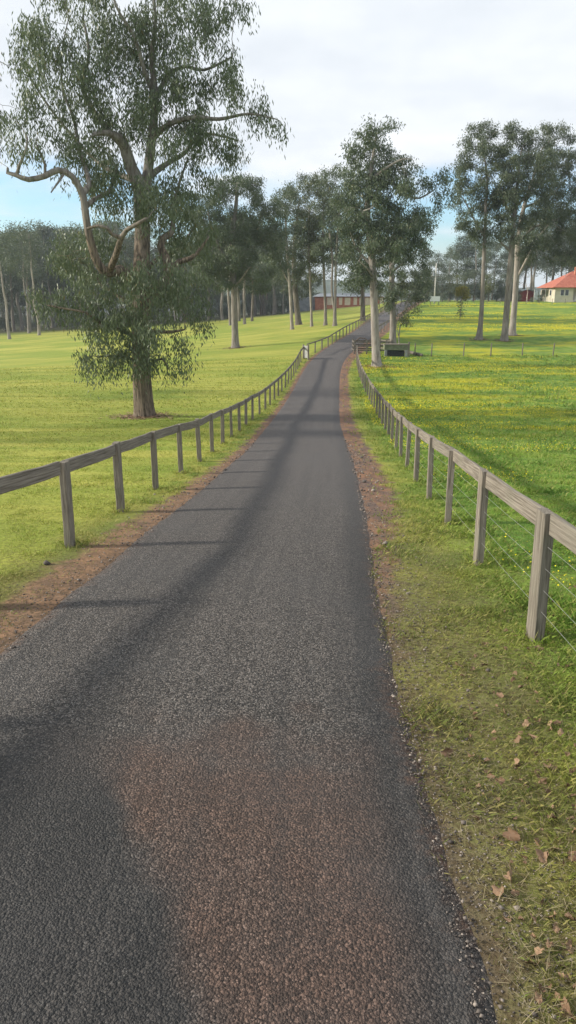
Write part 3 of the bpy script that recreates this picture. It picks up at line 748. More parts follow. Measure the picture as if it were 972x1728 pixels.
KINDS = [make_kind('tall_gum', 20, .50, 4.2, 13, M_bark, M_leaf, 41), make_kind('slim_gum', 20, .55, 3.4, 11, M_bark_pale, M_leaf, 42),
         make_kind('wide_gum', 18, .35, 5.0, 16, M_bark, M_leaf_dark, 43, per=17), make_kind('dark_gum', 18, .22, 4.6, 18, M_bark_dark, M_leaf_dark, 44, per=18, size=.55, width=.19)]
BUSH = [make_kind('round_bush', 8, .08, 3.4, 16, M_bark_dark, M_leaf_dark, 51, per=20, size=.42, width=.16, rb=.16, npts=700),
        make_kind('olive_bush', 8, .10, 3.2, 14, M_bark_dark, M_leaf_olive, 52, per=18, size=.40, width=.15, rb=.16, npts=650)]
def gen(kind, x, Y, top_px=None, h=None, label='', group=None, rz=None, wid=1., name='gum_tree', sink=0.):
    tm, lm, H = kind
    z = gz(x, Y)
    if top_px is not None:
        zt_ = onplane(486, top_px, Y).z; h = zt_ - z
    k = h / H
    return place_tree(name, (x, Y, z - sink), tm, lm, label, 'tree', group, rz if rz is not None else RNG.uniform(0, 6.28), (k * wid, k * wid, k))
def gen_px(kind, px, py, top, label, group=None, Y=None, wid=1., name='gum_tree'):
    b = at(px, py, 200) if Y is None else onplane(px, py, Y)
    return gen(kind, b.x, b.y, top, None, label, group, None, wid, name)

# trees one can tell apart on the left lawn
gen_px(KINDS[1], 16, 572, 372, 'leaning pale-trunked gum tree at the far left edge, nearest of the left wood', wid=1.0)
gen_px(KINDS[1], 66, 566, 368, 'gum tree with a thin pale trunk, second nearest at the edge of the left wood')
gen_px(KINDS[0], 49, 562, 380, 'gum tree with a grey trunk standing between the two nearest of the left wood')
gen_px(KINDS[0], 389, 549, 352, 'dark gum tree just left of the straight lawn trunk and behind it', wid=1.1)
gen_px(KINDS[2], 403, 542, 345, 'gum tree half hidden right behind the straight lawn trunk', wid=1.0)
gen_px(KINDS[2], 413, 547, 350, 'gum tree with a short grey trunk, second right of the straight lawn trunk', wid=.9)
gen_px(KINDS[3], 425, 542, 362, 'low dark gum tree, rightmost of the cluster behind the straight lawn trunk', wid=.9)
for px_, base_, top_, kk in ((352, 541, 385, 3), (375, 540, 372, 2), (446, 531, 372, 3), (464, 530, 392, 2)):
    gen_px(KINDS[kk], px_, base_, top_, 'dark leafy tree at the far edge of the lawn behind the straight lone trunk', 'dark trees at the far edge of the lawn', wid=1.15)
gen(KINDS[2], -25., 29., None, 19., 'gum tree outside the left edge, its shade crossing the lawn')
gen(KINDS[0], -34., 47., None, 21., 'gum tree outside the left edge, further back')
# the left wood
GW = 'trees of the wood beyond the left lawn'
LW = 'tall gum tree standing in the dark wood beyond the left lawn'
rr = np.random.default_rng(5)
for k in range(46):
    px = -60 + k * 12.2 + rr.uniform(-5, 5)
    if 365 < px < 400: continue
    base = np.interp(px, [-60, 0, 130, 340, 480], [556, 553, 549, 534, 522]) + rr.uniform(-3.5, 1.5)
    top = np.interp(px, [-60, 0, 60, 120, 200, 330, 480], [372, 385, 372, 362, 372, 380, 400]) + rr.uniform(-14, 48)
    Yd = rr.uniform(165, 215)
    b = onplane(px, base, Yd)
    gen(KINDS[[3, 2, 0, 3, 1, 2, 3][k % 7]], b.x, b.y, top, None, LW, GW, wid=rr.uniform(.95, 1.25))
for k in range(34):                                            # lower, denser trees behind them
    px = -60 + k * 16.6 + rr.uniform(-6, 6)
    Yd = rr.uniform(222, 250); b = onplane(px, 500, Yd)
    gen(KINDS[3], b.x, b.y, np.interp(px, [-60, 340, 500], [430, 440, 470]) + rr.uniform(-8, 22), None, 'low dark tree at the back of the wood beyond the left lawn', 'back rows of the left wood', wid=rr.uniform(1.3, 1.7))

for k in range(34):
    px = -60 + k * 16.5 + rr.uniform(-6, 6); Yd = rr.uniform(178, 225); b = onplane(px, 500, Yd)
    gen(BUSH[0], b.x, b.y, None, rr.uniform(4, 7.5), 'dark undergrowth shrub among the trunks of the left wood', 'undergrowth of the left wood', wid=1.3, name='shrub')
# right side background
GR = 'tall trees behind the red-roofed house'
for k in range(17):
    px = 858 + k * 11.5 + rr.uniform(-5, 5); Yd = rr.uniform(205, 240); b = onplane(px, 500, Yd)
    gen(KINDS[[0, 2, 3, 2][k % 4]], b.x, b.y, np.interp(px, [850, 900, 1000], [400, 372, 345]) + rr.uniform(-14, 26), None, 'tall dark gum tree rising behind the red-roofed house and sheds', GR, wid=rr.uniform(1.0, 1.3))
GM = 'gums behind the round shrubs'
for k in range(9):
    px = 722 + k * 16 + rr.uniform(-5, 5); Yd = rr.uniform(205, 235); b = onplane(px, 500, Yd)
    gen(KINDS[[0, 2, 0, 2, 3][k % 5]], b.x, b.y, np.interp(px, [720, 745, 775, 860], [432, 420, 388, 400]) + rr.uniform(-5, 14), None, 'grey-green gum tree rising behind the row of round shrubs', GM, wid=1.15)
for k in range(13):
    px = 706 + k * 13.2; b = onplane(px, 509, rr.uniform(172, 182))
    gen(BUSH[1 if k % 4 == 1 else 0], b.x, b.y, 456 + rr.uniform(-5, 8) + (6 if k > 9 else 0), None, 'dense round dark green shrub in the long row along the top of the paddock', 'round shrubs along the top of the paddock', wid=1.15, name='shrub')
gen_px(BUSH[1], 640, 516, 470, 'yellow-green shrub beside the road crest behind the tallest gum', name='shrub', Y=150, wid=.8)
gen_px(BUSH[1], 676, 522, 462, 'yellow-green shrub left of the road crest sign, behind the trough tree', name='shrub', Y=145, wid=.9)
gen_px(BUSH[0], 700, 520, 452, 'dark shrub right of the trough tree at the top of the paddock', name='shrub', Y=150, wid=.9)

# building-side low trees left of centre
for k in range(7):
    px = 425 + k * 17; b = onplane(px, 516, rr.uniform(225, 240))
    gen(KINDS[3], b.x, b.y, 452 + rr.uniform(-4, 16), None, 'dark low tree behind the long brick building', 'dark trees behind the brick building', wid=1.3)

# small yellow-topped trees in the paddock
def sapling(px, py, top, label, bare_low=True):
    rng = np.random.default_rng(int(px)); b = at(px, py, 175); H = onplane(486, top, b.y).z - b.z
    s = Skel(); s.limb([(Vector((0, 0, -.1)), .05), (Vector((.05, 0, H * .5)), .04), (Vector((0, .05, H * .86)), .02)], .25)
    A = blob_points([(Vector((0, 0, H * .84)), H * .23, H * .23, H * .15, 3)], 20, rng, nmax=260)
    s.grow(A, step=.22, kill=.3, iters=40, rng=rng); s.radii(.007)
    e = thing('young_tree', b, label, 'young tree')
    link(bpy.data.objects.new('trunk', s.trunk_mesh('young_trunk', M_bark, flare=.2)), e)
    link(bpy.data.objects.new('crown', s.leaf_mesh('young_crown', M_leaf_yellow, 60, .24, .10, .2, .05, rng, maxh=2, hang=.2)), e)
    C = np.column_stack([rng.normal(0, H * .08, 240), rng.normal(0, H * .08, 240), rng.uniform(H * .10, H * .55, 240)])
    d = rng.normal(0, 1, C.shape); d[:, 2] += .4; d /= np.linalg.norm(d, axis=1, keepdims=True); w = np.cross(d, rng.normal(0, 1, C.shape)); w /= np.linalg.norm(w, axis=1, keepdims=True)
    V = np.stack([C, C + d * .13 + w * .05, C + d * .28, C + d * .13 - w * .05], 1).reshape(-1, 3)
    link(bpy.data.objects.new('lower_foliage', raw_mesh('low_leaves', V, np.arange(len(V)).reshape(-1, 4), M_leaf_dark, 4, face_attrs={'v': rng.random(len(C))})), e)
sapling(776, 540, 482, 'small yellow-topped young tree alone in the paddock right of the white sign')
sapling(822, 508, 482, 'small yellow-topped young tree just right of the leaning leftmost paddock gum')

# ------------------------------------------------------------------ fences
def bevel_box_mesh(name, sx, sy, z0, z1, mat, seed=0, nz=9, top_slope=.0):
    """a sawn timber standing upright, slightly irregular, chamfered"""
    rng = np.random.default_rng(seed); mb = MB(); c = .008; prof = []
    for (ix, iy) in ((-1, -1), (1, -1), (1, 1), (-1, 1)):
        if ix * iy > 0: prof += [(ix * sx / 2, iy * (sy / 2 - c)), (ix * (sx / 2 - c), iy * sy / 2)] if ix < 0 else [(ix * sx / 2, iy * (sy / 2 - c)), (ix * (sx / 2 - c), iy * sy / 2)]
        else: prof += [(ix * (sx / 2 - c), iy * sy / 2), (ix * sx / 2, iy * (sy / 2 - c))]
    prof.sort(key=lambda q: math.atan2(q[1] / sy, q[0] / sx)); n = len(prof); b = 0
    for k in range(nz):
        z = z0 + (z1 - z0) * k / (nz - 1); dx = rng.normal(0, .0022); dy = rng.normal(0, .003); sh = 1.0 if k < nz - 1 else .94
        for (x, y) in prof: mb.v.append((x * sh + dx, y * sh + dy, z + (top_slope * x if k == nz - 1 else 0)))
    for k in range(nz - 1):
        for j in range(n): mb.f.append((k*n + j, k*n + (j+1) % n, (k+1)*n + (j+1) % n, (k+1)*n + j)); mb.m.append(0)
    mb.f.append(tuple((nz-1)*n + j for j in range(n))); mb.m.append(0); mb.f.append(tuple(n-1-j for j in range(n))); mb.m.append(0)
    return mb.mesh(name, mat)
PH = 1.15
POSTS = [bevel_box_mesh('post_a', .094, .195, -.3, PH, M_post, 1), bevel_box_mesh('post_b', .088, .18, -.3, PH - .01, M_post, 2, top_slope=.1), bevel_box_mesh('post_c', .098, .20, -.3, PH + .012, M_post, 3)]
def arc_points(line, spacing, start=0.):
    """even spacing along the polyline of (x, Y)"""
    P = np.array(line, float); seg = np.linalg.norm(np.diff(P, axis=0), axis=1); L = np.concatenate([[0], np.cumsum(seg)])
    s = np.arange(start, L[-1] + .01, spacing)
    return np.column_stack([np.interp(s, L, P[:, 0]), np.interp(s, L, P[:, 1])])
def smooth_line(P, it=2):
    P = np.array(P, float)
    for _ in range(it): P[1:-1] = (P[:-2] + 2 * P[1:-1] + P[2:]) / 4
    return P
M_wire = mat_simple('galvanised_wire', (.22, .22, .21), (.34, .34, .33), 20, .4)
def post_rail_fence(pts, label, wires=(), rail_h=.175, rail_t=.05, seed=0, side=1, group=None, rail_top=PH - .012):
    rng = np.random.default_rng(seed)
    x0, y0 = pts[0]; org = Vector((x0, y0, gz(x0, y0)))
    e = thing('timber_fence', org, label, 'fence', group)
    pos = [Vector((x, y, gz(x, y))) for x, y in pts]
    tops = []
    for i, p in enumerate(pos):
        a = pos[max(i-1, 0)]; b = pos[min(i+1, len(pos)-1)]; ang = math.atan2(b.y - a.y, b.x - a.x) - math.pi / 2
        o = link(bpy.data.objects.new('post', POSTS[int(rng.integers(0, 3))]), e); o.location = p - org
        o.rotation_euler = (rng.normal(0, .012), rng.normal(0, .014), ang + rng.normal(0, .05) + (math.pi if rng.random() > .5 else 0))
        o.scale = (1, 1, 1 + rng.normal(0, .008))
        tops.append(p + Vector((0, 0, rail_top - rail_h / 2 + rng.normal(0, .012))))
    for i in range(len(pos) - 1):
        a = tops[i]; b = tops[i + 1]; d = (b - a); L = d.length; d.normalize()
        mb = MB(); n = 7
        for k in range(n):
            u = k / (n - 1); yy = .09 + (L - .18) * u; sag = -.012 * 4 * u * (1 - u) * rng.uniform(.2, 1.2) + rng.normal(0, .002)
            hh = rail_h / 2 + rng.normal(0, .002); tt = rail_t / 2; c = .007; ox = rng.normal(0, .002)
            for (x, z) in ((-tt, -hh + c), (-tt + c, -hh), (tt - c, -hh), (tt, -hh + c), (tt, hh - c), (tt - c, hh), (-tt + c, hh), (-tt, hh - c)):
                mb.v.append((x + ox, yy, z + sag))
        for k in range(n - 1):
            for j in range(8): mb.f.append((k*8 + j, (k+1)*8 + j, (k+1)*8 + (j+1) % 8, k*8 + (j+1) % 8)); mb.m.append(0)
        mb.f.append(tuple(range(8))); mb.f.append(tuple((n-1)*8 + 7 - j for j in range(8))); mb.m += [0, 0]
        o = mb.build('rail', M_rail, e); o.location = a - org + Vector((side * .022, 0, 0))
        o.rotation_euler = (math.asin(max(-1, min(1, d.z))), 0, math.atan2(d.y, d.x) - math.pi / 2)
    for h in wires:
        mb = MB(); P = []
        for i, p in enumerate(pos):
            P.append(p + Vector((.0, 0, h)) - org)
            if i < len(pos) - 1: m_ = (p + pos[i+1]) / 2; P.append(m_ + Vector((0, 0, h - .012)) - org)
        mb.tube(P, [.0013] * len(P), 5); mb.build('wire', M_wire, e)
    return e
FR = [(1.98, .92), (2.03, 3.44), (2.11, 5.97), (2.26, 8.38), (2.41, 10.8), (2.62, 13.5), (2.79, 16.0), (3.0, 18.7), (3.33, 22.1), (3.55, 24.8), (3.85, 28.2), (4.1, 31.5), (4.3, 34.3), (4.47, 36.9), (4.62, 39.6), (5.12, 48.4), (5.42, 54.6), (5.74, 60.4), (5.97, 64.6), (6.45, 71.0), (6.9, 76.0)]
FL = [(-2.9, .5), (-3.75, 4.1), (-3.28, 6.6), (-2.84, 9.1), (-2.75, 11.7), (-2.63, 14.2), (-2.5, 16.6), (-2.36, 19.3), (-2.27, 22.3), (-2.14, 25.6), (-2.0, 28.7), (-1.85, 31.8), (-1.68, 34.5), (-1.44, 37), (-1.25, 39.2), (-.95, 43.2), (-.54, 48.3), (-.04, 54.2), (.42, 59.5), (.83, 65.0), (1.17, 70.0), (1.55, 73.2)]
frp = arc_points(FR[:1] + [tuple(q) for q in smooth_line(FR[1:], 1)], 2.44)
frp = np.array([q for q in frp])
post_rail_fence(frp, 'weathered post and rail fence with wires along the right side of the road', wires=(.86, .67, .48, .29), seed=61, side=1)
flp = arc_points([(-4.25, 1.62)] + FL[1:], 2.55)
post_rail_fence(flp, 'weathered timber post and rail fence along the near left side of the road', seed=62, side=-1)
FL2 = [(1.95, 75.0), (3.0, 77.4), (4.3, 80.6), (5.85, 86.2), (7.4, 92.0), (9.0, 97.6), (10.3, 103.), (12.2, 111), (14.5, 121), (17, 132)]
post_rail_fence(arc_points(FL2, 2.0), 'upper timber fence on the left of the road, beyond the white board', seed=63, side=-1, rail_h=.12)
FR2 = [(10.6, 90.0), (13.0, 98.0), (15.6, 107.), (18.2, 117)]
post_rail_fence(arc_points(FR2, 2.2), 'short upper timber fence on the right side of the road behind the trough tree', seed=64, side=1, rail_h=.12)

def wire_fence(pts, label, heights, hp=1.2, r=.05):
    x0, y0 = pts[0]; org = Vector((x0, y0, gz(x0, y0))); e = thing('wire_fence', org, label, 'fence')
    pos = [Vector((x, y, gz(x, y))) for x, y in pts]
    mb = MB(); mb.tube([(0, 0, -.3), (0, 0, hp * .5), (.01, 0, hp)], [r, r * .97, r * .92], 10); me = mb.mesh('wire_post', M_post)
    for p in pos:
        o = link(bpy.data.objects.new('post', me), e); o.location = p - org; o.rotation_euler = (random.gauss(0, .02), random.gauss(0, .02), random.random() * 6)
    for h in heights:
        m = MB(); m.tube([p - org + Vector((0, -.05, h)) for p in pos], [.004] * len(pos), 5); m.build('wire', M_wire, e)
cf = [at(px, 601) for px in (700, 728, 782, 828, 881, 933, 985, 1040)]
wire_fence([(q.x, q.y) for q in cf], 'low wire fence on thin posts crossing the paddock in front of the three bare trunks', (.35, .65, .95, 1.12), 1.25, .06)
tf = [onplane(px, 509, 158) for px in range(690, 1010, 22)]
wire_fence([(q.x, q.y) for q in tf], 'long wire fence along the top of the paddock in front of the shrubs and house', (.5, .9), 1.1, .05)

# pale panel between two posts on the left fence
M_paint = mat_simple('weathered_white_paint', (.22, .22, .21), (.32, .32, .31), 3., .6)
M_paint_y = mat_simple('cream_weatherboard', (.50, .45, .34), (.58, .53, .42), 2., .7)
def panel():
    b = at(516, 606); e = thing('white_board', b, 'pale grey-white board fixed between two posts where the left fence bends', 'board')
    ang = math.atan2(75.0 - 73.2, 1.95 - 1.55) - math.pi / 2
    e.rotation_euler = (0, 0, -1.1)
    m = MB(); m.box((-.42, -.02, .12), (.42, .02, 1.25)); m.build('board', M_paint, e)
    for s in (-1, 1):
        m = MB(); m.box((s * .5 - .07, -.06, -.25), (s * .5 + .07, .06, 1.35)); m.build('post', M_post, e)
panel()

# ------------------------------------------------------------------ stock yard, trough, log
M_black = mat_simple('hollow_black', (.012, .012, .013), (.03, .03, .03), 5., .6)  # black for the shade under the trough
M_mesh = mat_simple('rusted_mesh', (.07, .05, .04), (.16, .11, .08), 9., .8)
def stock_yard():
    b = at(625, 600); org = Vector((b.x - .4, b.y + 1.5, gz(b.x - .4, b.y + 1.5)))
    e = thing('stock_yard', org, 'low dark stock pen of rails and mesh behind the base of the tallest gum', 'stock pen')
    for (x, y) in ((-1.1, -.6), (.1, -.7), (1.4, -.7), (2.6, -.6), (-1.1, 1.6), (2.6, 1.6)):
        m = MB(); m.box((x - .07, y - .07, -.2), (x + .07, y + .07, 1.35)); m.build('post', M_post, e)
    for z in (.35, .75, 1.15):
        m = MB(); m.bar((-1.1, -.72, z), (2.6, -.72, z), .04, .13); m.bar((-1.1, 1.6, z), (2.6, 1.6, z), .04, .13); m.bar((-1.18, -.6, z), (-1.18, 1.6, z), .04, .13); m.build('rail', M_bark_dark, e)
    m = MB()
    for k in range(13): m.bar((-1.05 + k * .3, -.62, .05), (-1.05 + k * .3, -.62, 1.25), .02, .02)
    for k in range(7): m.bar((-1.05, -.61, .1 + k * .18), (2.55, -.61, .1 + k * .18), .015, .015)
    m.build('mesh_panel', M_mesh, e)
    m = MB(); m.tube([(-1.0, -.5, 1.25), (-.6, -.5, 1.55), (-.1, -.5, 1.5), (.3, -.5, 1.2)], [.05] * 4, 8); m.build('hoop', M_mesh, e)
stock_yard()
def rail_pair():
    a = at(641, 593); b = at(663, 596)
    e = thing('rail_barrier', a, 'low three-railed timber barrier running from behind the tallest gum to the trough', 'barrier')
    v = b - a
    for z in (.35, .75, 1.15):
        m = MB(); m.bar((0, 0, z), (v.x, v.y, v.z + z), .05, .13); m.build('rail', M_post, e)
    for u in (.0, .5, .97):
        m = MB(); m.box((v.x*u - .08, v.y*u - .08, v.z*u - .2), (v.x*u + .08, v.y*u + .08, v.z*u + 1.3)); m.build('post', M_post, e)
rail_pair()
def trough():
    b = at(667, 601); e = thing('water_trough', b, 'boxy pale-fronted trough stand on two legs with a dark hollow beneath', 'trough')
    m = MB(); m.box((-1.15, -.45, .62), (1.15, .5, 1.12)); m.build('tank', mat_simple('mossy_board', (.12, .135, .08), (.19, .20, .13), 3.), e)
    m = MB(); m.box((-1.2, -.5, 1.12), (1.2, .55, 1.18)); m.build('lid', M_post, e)
    for x in (-1., 1.):
        m = MB(); m.box((x - .12, -.48, -.15), (x + .12, -.26, .62)); m.build('leg', M_paint, e)
    m = MB(); m.box((-.85, -.2, .0), (.85, .42, .55)); m.build('hollow_shade', M_black, e)  # black block standing in for the shade of the hollow
    m = MB(); m.box((1.16, -.5, -.15), (1.32, -.34, 1.4)); m.build('side_post', M_post, e)
trough()
def log():
    a = at(683, 596); b = at(712, 602); mb = MB(); P = []; R = []
    for k in range(9):
        u = k / 8; p = a.lerp(b, u); P.append(p - a + Vector((0, .12 * math.sin(u * 5), .17))); R.append(.19 - .06 * u)
    mb.tube(P, R, 10)
    o = mb.build('fallen_log', M_bark_dark, smooth=True); o.location = a; tag(o, 'dark fallen log lying on the grass right of the trough', 'log')
log()

# ------------------------------------------------------------------ buildings
def mat_tiles():
    q = NT('terracotta_tiles'); p = q.coord('Object')
    w = q.N.new('ShaderNodeTexWave'); w.wave_type = 'BANDS'; w.bands_direction = 'Z'; w.inputs['Scale'].default_value = 2.2; w.inputs['Distortion'].default_value = .4; q.L.new(p, w.inputs[0])
    n = q.noise(p, 1.6, 5, .7); col = q.mix(q.ss(n, .35, .65), (.33, .095, .06), (.45, .16, .105))
    col = q.mix(q.ss(w.outputs['Fac'], .0, .35, .35, 0.), col, (.17, .05, .035)); q.bump(w.outputs['Fac'], .6, .04)
    return q.fin(col, .8, .2)
def mat_boards(name, c1, c2, sc_=3.2, axis='Z'):
    q = NT(name); p = q.coord('Object')
    w = q.N.new('ShaderNodeTexWave'); w.wave_type = 'BANDS'; w.wave_profile = 'SAW'; w.bands_direction = axis; w.inputs['Scale'].default_value = sc_; q.L.new(p, w.inputs[0])
    n = q.noise(p, .9, 4); col = q.mix(q.ss(n, .35, .65), c1, c2); col = q.mix(q.ss(w.outputs['Fac'], .12, .0, 0., .5), col, tuple(v * .35 for v in c1))
    q.bump(w.outputs['Fac'], .5, .02); return q.fin(col, .7, .2)
M_tile = mat_tiles(); M_wall = mat_boards('cream_boards', (.52, .47, .37), (.60, .55, .44), 1.6)
M_glass = mat_simple('dark_window_glass', (.02, .025, .03), (.04, .045, .05), 1., .08, spec=.8)
M_white = mat_simple('white_trim', (.66, .66, .63), (.74, .74, .71), 2., .5)
M_tin = mat_boards('grey_corrugated_tin', (.19, .205, .225), (.27, .29, .31), 2.4, 'X'); M_redtin = mat_boards('red_tin', (.20, .028, .026), (.27, .045, .036), 2.2, 'X')
M_brick = mat_simple('red_brick', (.34, .12, .07), (.44, .18, .11), 1.5, .9); M_cream = mat_simple('cream_panel', (.56, .47, .36), (.66, .56, .44), 1.5, .8)
M_conc = mat_simple('concrete_pole', (.42, .40, .37), (.52, .50, .46), 3., .8)

def house():
    Y = 168.; x0 = onplane(936, 500, Y).x; z = min(gz(x0, Y), gz(x0 + 16, Y + 9)); s = Y / F * 1.03
    e = thing('house', (x0, Y, z), 'cream weatherboard house with red tiled hip roof at the top of the paddock', 'house')
    H = 2.75; W = 16.; D = 9.5; z0 = .45
    # walls: left wing 4 m wide, then a recessed verandah
    m = MB(); m.box((0, 0, z0), (4.0, D, H + z0)); m.box((4.0, 2.2, z0), (W, D, H + z0)); m.box((0.02, .02, -.6), (4.0, D, z0 - .003)); m.box((4.0, 2.2, -.6), (W, D, z0 - .003)); m.build('wall', M_wall, e)
    m = MB()
    o = .7; zt0 = H + z0; rz = zt0 + 3.4
    pts = [(-o, -o, zt0), (W + o, -o, zt0), (W + o, D + o, zt0), (-o, D + o, zt0), (D / 2 + .3, D / 2, rz), (W - D / 2, D / 2, rz)]
    und = [(x, y, z_ - .16) for x, y, z_ in pts[:4]]
    m.add(pts + und, ((0, 1, 5, 4), (1, 2, 5), (2, 3, 4, 5), (3, 0, 4), (0, 6, 7, 1), (1, 7, 8, 2), (2, 8, 9, 3), (3, 9, 6, 0), (9, 8, 7, 6)))
    rf = m.build('roof', M_tile, e)
    m = MB(); m.box((5.2, 3.4, rz - 1.2), (6.0, 4.1, rz + .9)); m.build('chimney', M_brick, rf)
    m = MB(); m.tube([(3.0, 3.0, zt0 + 1.9), (3.0, 3.0, zt0 + 3.6)], [.06, .06], 8); m.build('vent_pipe', M_tin, rf)
    m = MB(); m.bar((-o - .03, -o - .06, zt0 - .07), (W + o, -o - .06, zt0 - .07), .12, .12); m.bar((-o - .06, -o, zt0 - .07), (-o - .06, D + o, zt0 - .07), .12, .12); m.build('gutter', M_brick, e)
    for xx in (1.15, 2.15):
        f = MB(); f.box((xx, -.05, z0 + .95), (xx + .85, -.003, z0 + 2.25)); w = f.build('window', M_white, e)
        g = MB(); g.box((xx + .07, -.07, z0 + 1.02), (xx + .78, -.052, z0 + 2.18)); g.build('pane', M_glass, w)
    for yy in (2.2, 5.6):
        f = MB(); f.box((-.05, yy, z0 + .95), (-.003, yy + 1.1, z0 + 2.2)); w = f.build('window', M_white, e)
        g = MB(); g.box((-.07, yy + .08, z0 + 1.02), (-.052, yy + 1.02, z0 + 2.13)); g.build('pane', M_glass, w)
    m = MB(); m.box((4.02, -.2, z0 - .25), (W, 2.18, z0 - .02)); m.build('verandah_floor', M_conc, e)
    for xx in (4.6, 7.4, 10.2, 13.):
        m = MB(); m.box((xx, -.1, z0 - .02), (xx + .12, .02, zt0 - .16)); m.build('verandah_post', M_white, e)
    m = MB(); m.box((5.6, 2.14, z0), (6.5, 2.197, z0 + 2.05)); m.build('door', M_bark_dark, e)
house()
def gable(name, px0, px1, base, Y, D, Hw, Hr, wallm, roofm, label, door=None, cat='shed'):
    a = onplane(px0, base, Y); b = onplane(px1, base, Y); z = min(gz(a.x, Y), gz(b.x, Y)) - .05; W = b.x - a.x
    e = thing(name, (a.x, Y, z), label, cat); m = MB(); m.box((0, 0, -.5), (W, D, Hw)); m.add([(0, 0, Hw), (W, 0, Hw), (W / 2, 0, Hw + Hr)], ((0, 1, 2),)); m.add([(0, D, Hw), (W, D, Hw), (W / 2, D, Hw + Hr)], ((1, 0, 2),)); m.build('wall', wallm, e)
    m = MB()
    for s in (0, 1):
        x0 = -.3 if s == 0 else W + .3; zz = Hw - .3 * Hr / (W / 2)
        m.add([(x0, -.3, zz), (x0, D + .3, zz), (W / 2, D + .3, Hw + Hr + .02), (W / 2, -.3, Hw + Hr + .02), (x0, -.3, zz + .1), (x0, D + .3, zz + .1), (W / 2, D + .3, Hw + Hr + .12), (W / 2, -.3, Hw + Hr + .12)],
              ((0,3,2,1),(4,5,6,7),(0,1,5,4),(1,2,6,5),(2,3,7,6),(3,0,4,7)) if s == 0 else ((0,1,2,3),(7,6,5,4),(4,5,1,0),(5,6,2,1),(6,7,3,2),(7,4,0,3)))
    m.build('roof', roofm, e)
    if door:
        m = MB(); m.box((W * .15, -.05, 0), (W * .85, -.003, Hw * .85)); d = m.build('door', door, e)
        m = MB(); m.box((W * .5 - .05, -.09, Hw * .35), (W * .5 + .05, -.052, Hw * .45)); m.build('handle', M_white, d)
    return e
gable('shed', 876, 900, 508, 176, 6, 2.3, .35, M_redtin, M_tin, 'low red shed between the paddock gums and the house', door=M_redtin)
gable('shed', 850, 871, 508, 180, 6, 2.7, 1.3, M_tin, M_tin, 'pale grey gabled shed seen between the paddock trunks', door=M_bark_dark)
def carport():
    Y = 172; a = onplane(900, 505, Y); b = onplane(921, 505, Y); z = gz(a.x, Y); e = thing('carport', (a.x, Y, z), 'flat-roofed open carport joining the left end of the house', 'carport'); W = b.x - a.x
    m = MB(); m.box((0, 0, 2.65), (W, 5, 2.8)); m.build('roof', M_tin, e)
    for x in (.1, W - .2):
        for y in (.1, 4.8):
            m = MB(); m.box((x, y, -.3), (x + .1, y + .1, 2.65)); m.build('post', M_white, e)
carport()
def hedge(px, base, w, h, Y, label):
    b = onplane(px, base, Y); gen(BUSH[0], b.x, Y, None, h, label, None, wid=w, name='shrub')
hedge(909, 505, 1.6, 1.6, 166, 'low green shrub under the carport beside the house')
hedge(897, 506, 1.5, 1.1, 165, 'low grey-green shrub in front of the red shed')
# leafless tree before the red shed
def bare_tree():
    rng = np.random.default_rng(77); b = onplane(889, 508, 170); b.z = gz(b.x, b.y); s = Skel(); s.limb([(Vector((0, 0, -.2)), .14), (Vector((0, 0, 1.6)), .1)], .3)
    A = blob_points([(Vector((0, 0, 4.0)), 2.2, 2.0, 2.0, 2)], 9, rng, nmax=420); s.grow(A, step=.28, kill=.4, iters=60, rng=rng); s.radii(.012)
    place_tree('bare_tree', b, s.trunk_mesh('bare_trunk', mat_simple('pinkish_bark', (.30, .22, .19), (.42, .33, .29), 4.), flare=.2), None, 'leafless pinkish-grey small tree in front of the red shed')
bare_tree()
def brick_building():
    Y = 205.; a = onplane(532, 505, Y); b = onplane(648, 505, Y); W = b.x - a.x
    z = onplane(580, 516, Y).z; e = thing('long_building', (a.x, Y, z), 'long low red brick building with pale panels and grey roof behind the left lawn', 'building')
    zr = onplane(580, 500.5, Y).z - z; top = onplane(580, 495, Y).z - z; D = 11.
    m = MB(); m.box((0, 0, -3), (W, D, zr)); m.build('wall', M_brick, e)
    m = MB(); o = .5; m.add([(-o, -o, zr), (W+o, -o, zr), (W+o, D+o, zr), (-o, D+o, zr), (1.5, D/2, top), (W-1.5, D/2, top)], ((0,1,5,4),(1,2,5),(2,3,4,5),(3,0,4),(3,2,1,0))); m.build('roof', M_tin, e)
    k = 0; x = 3.2
    while x < W - 1:
        m = MB(); m.box((x, -.06, .2), (x + (.9 if k % 3 else 1.5), -.003, zr - .25)); m.build('panel', M_cream, e); x += 1.55 + (.8 if k % 4 == 3 else 0); k += 1
    m = MB(); m.box((-4.5, 1, -3), (-.003, D - 1, zr * .92)); m.build('annex', M_tin, e)
brick_building()
def small_roofs():
    for px0, px1, top, Y, lab in ((484, 522, 503, 225, 'blue-grey tin shed left of the long brick building'),):
        a = onplane(px0, 515, Y); b = onplane(px1, 515, Y); W = b.x - a.x; z = gz(a.x, Y); h = onplane(px0, top, Y).z - z
        e = thing('shed', (a.x, Y, z), lab, 'shed'); m = MB(); m.box((0, 0, -.5), (W, 6, h - .8)); m.build('wall', M_tin, e)
        m = MB(); m.add([(-.3, -.4, h - .85), (W+.3, -.4, h - .85), (W+.3, 6.4, h - .1), (-.3, 6.4, h - .1), (-.3, -.4, h - .78), (W+.3, -.4, h - .78), (W+.3, 6.4, h), (-.3, 6.4, h)], ((0,3,2,1),(4,5,6,7),(0,1,5,4),(1,2,6,5),(2,3,7,6),(3,0,4,7))); m.build('roof', M_tin, e)
small_roofs()
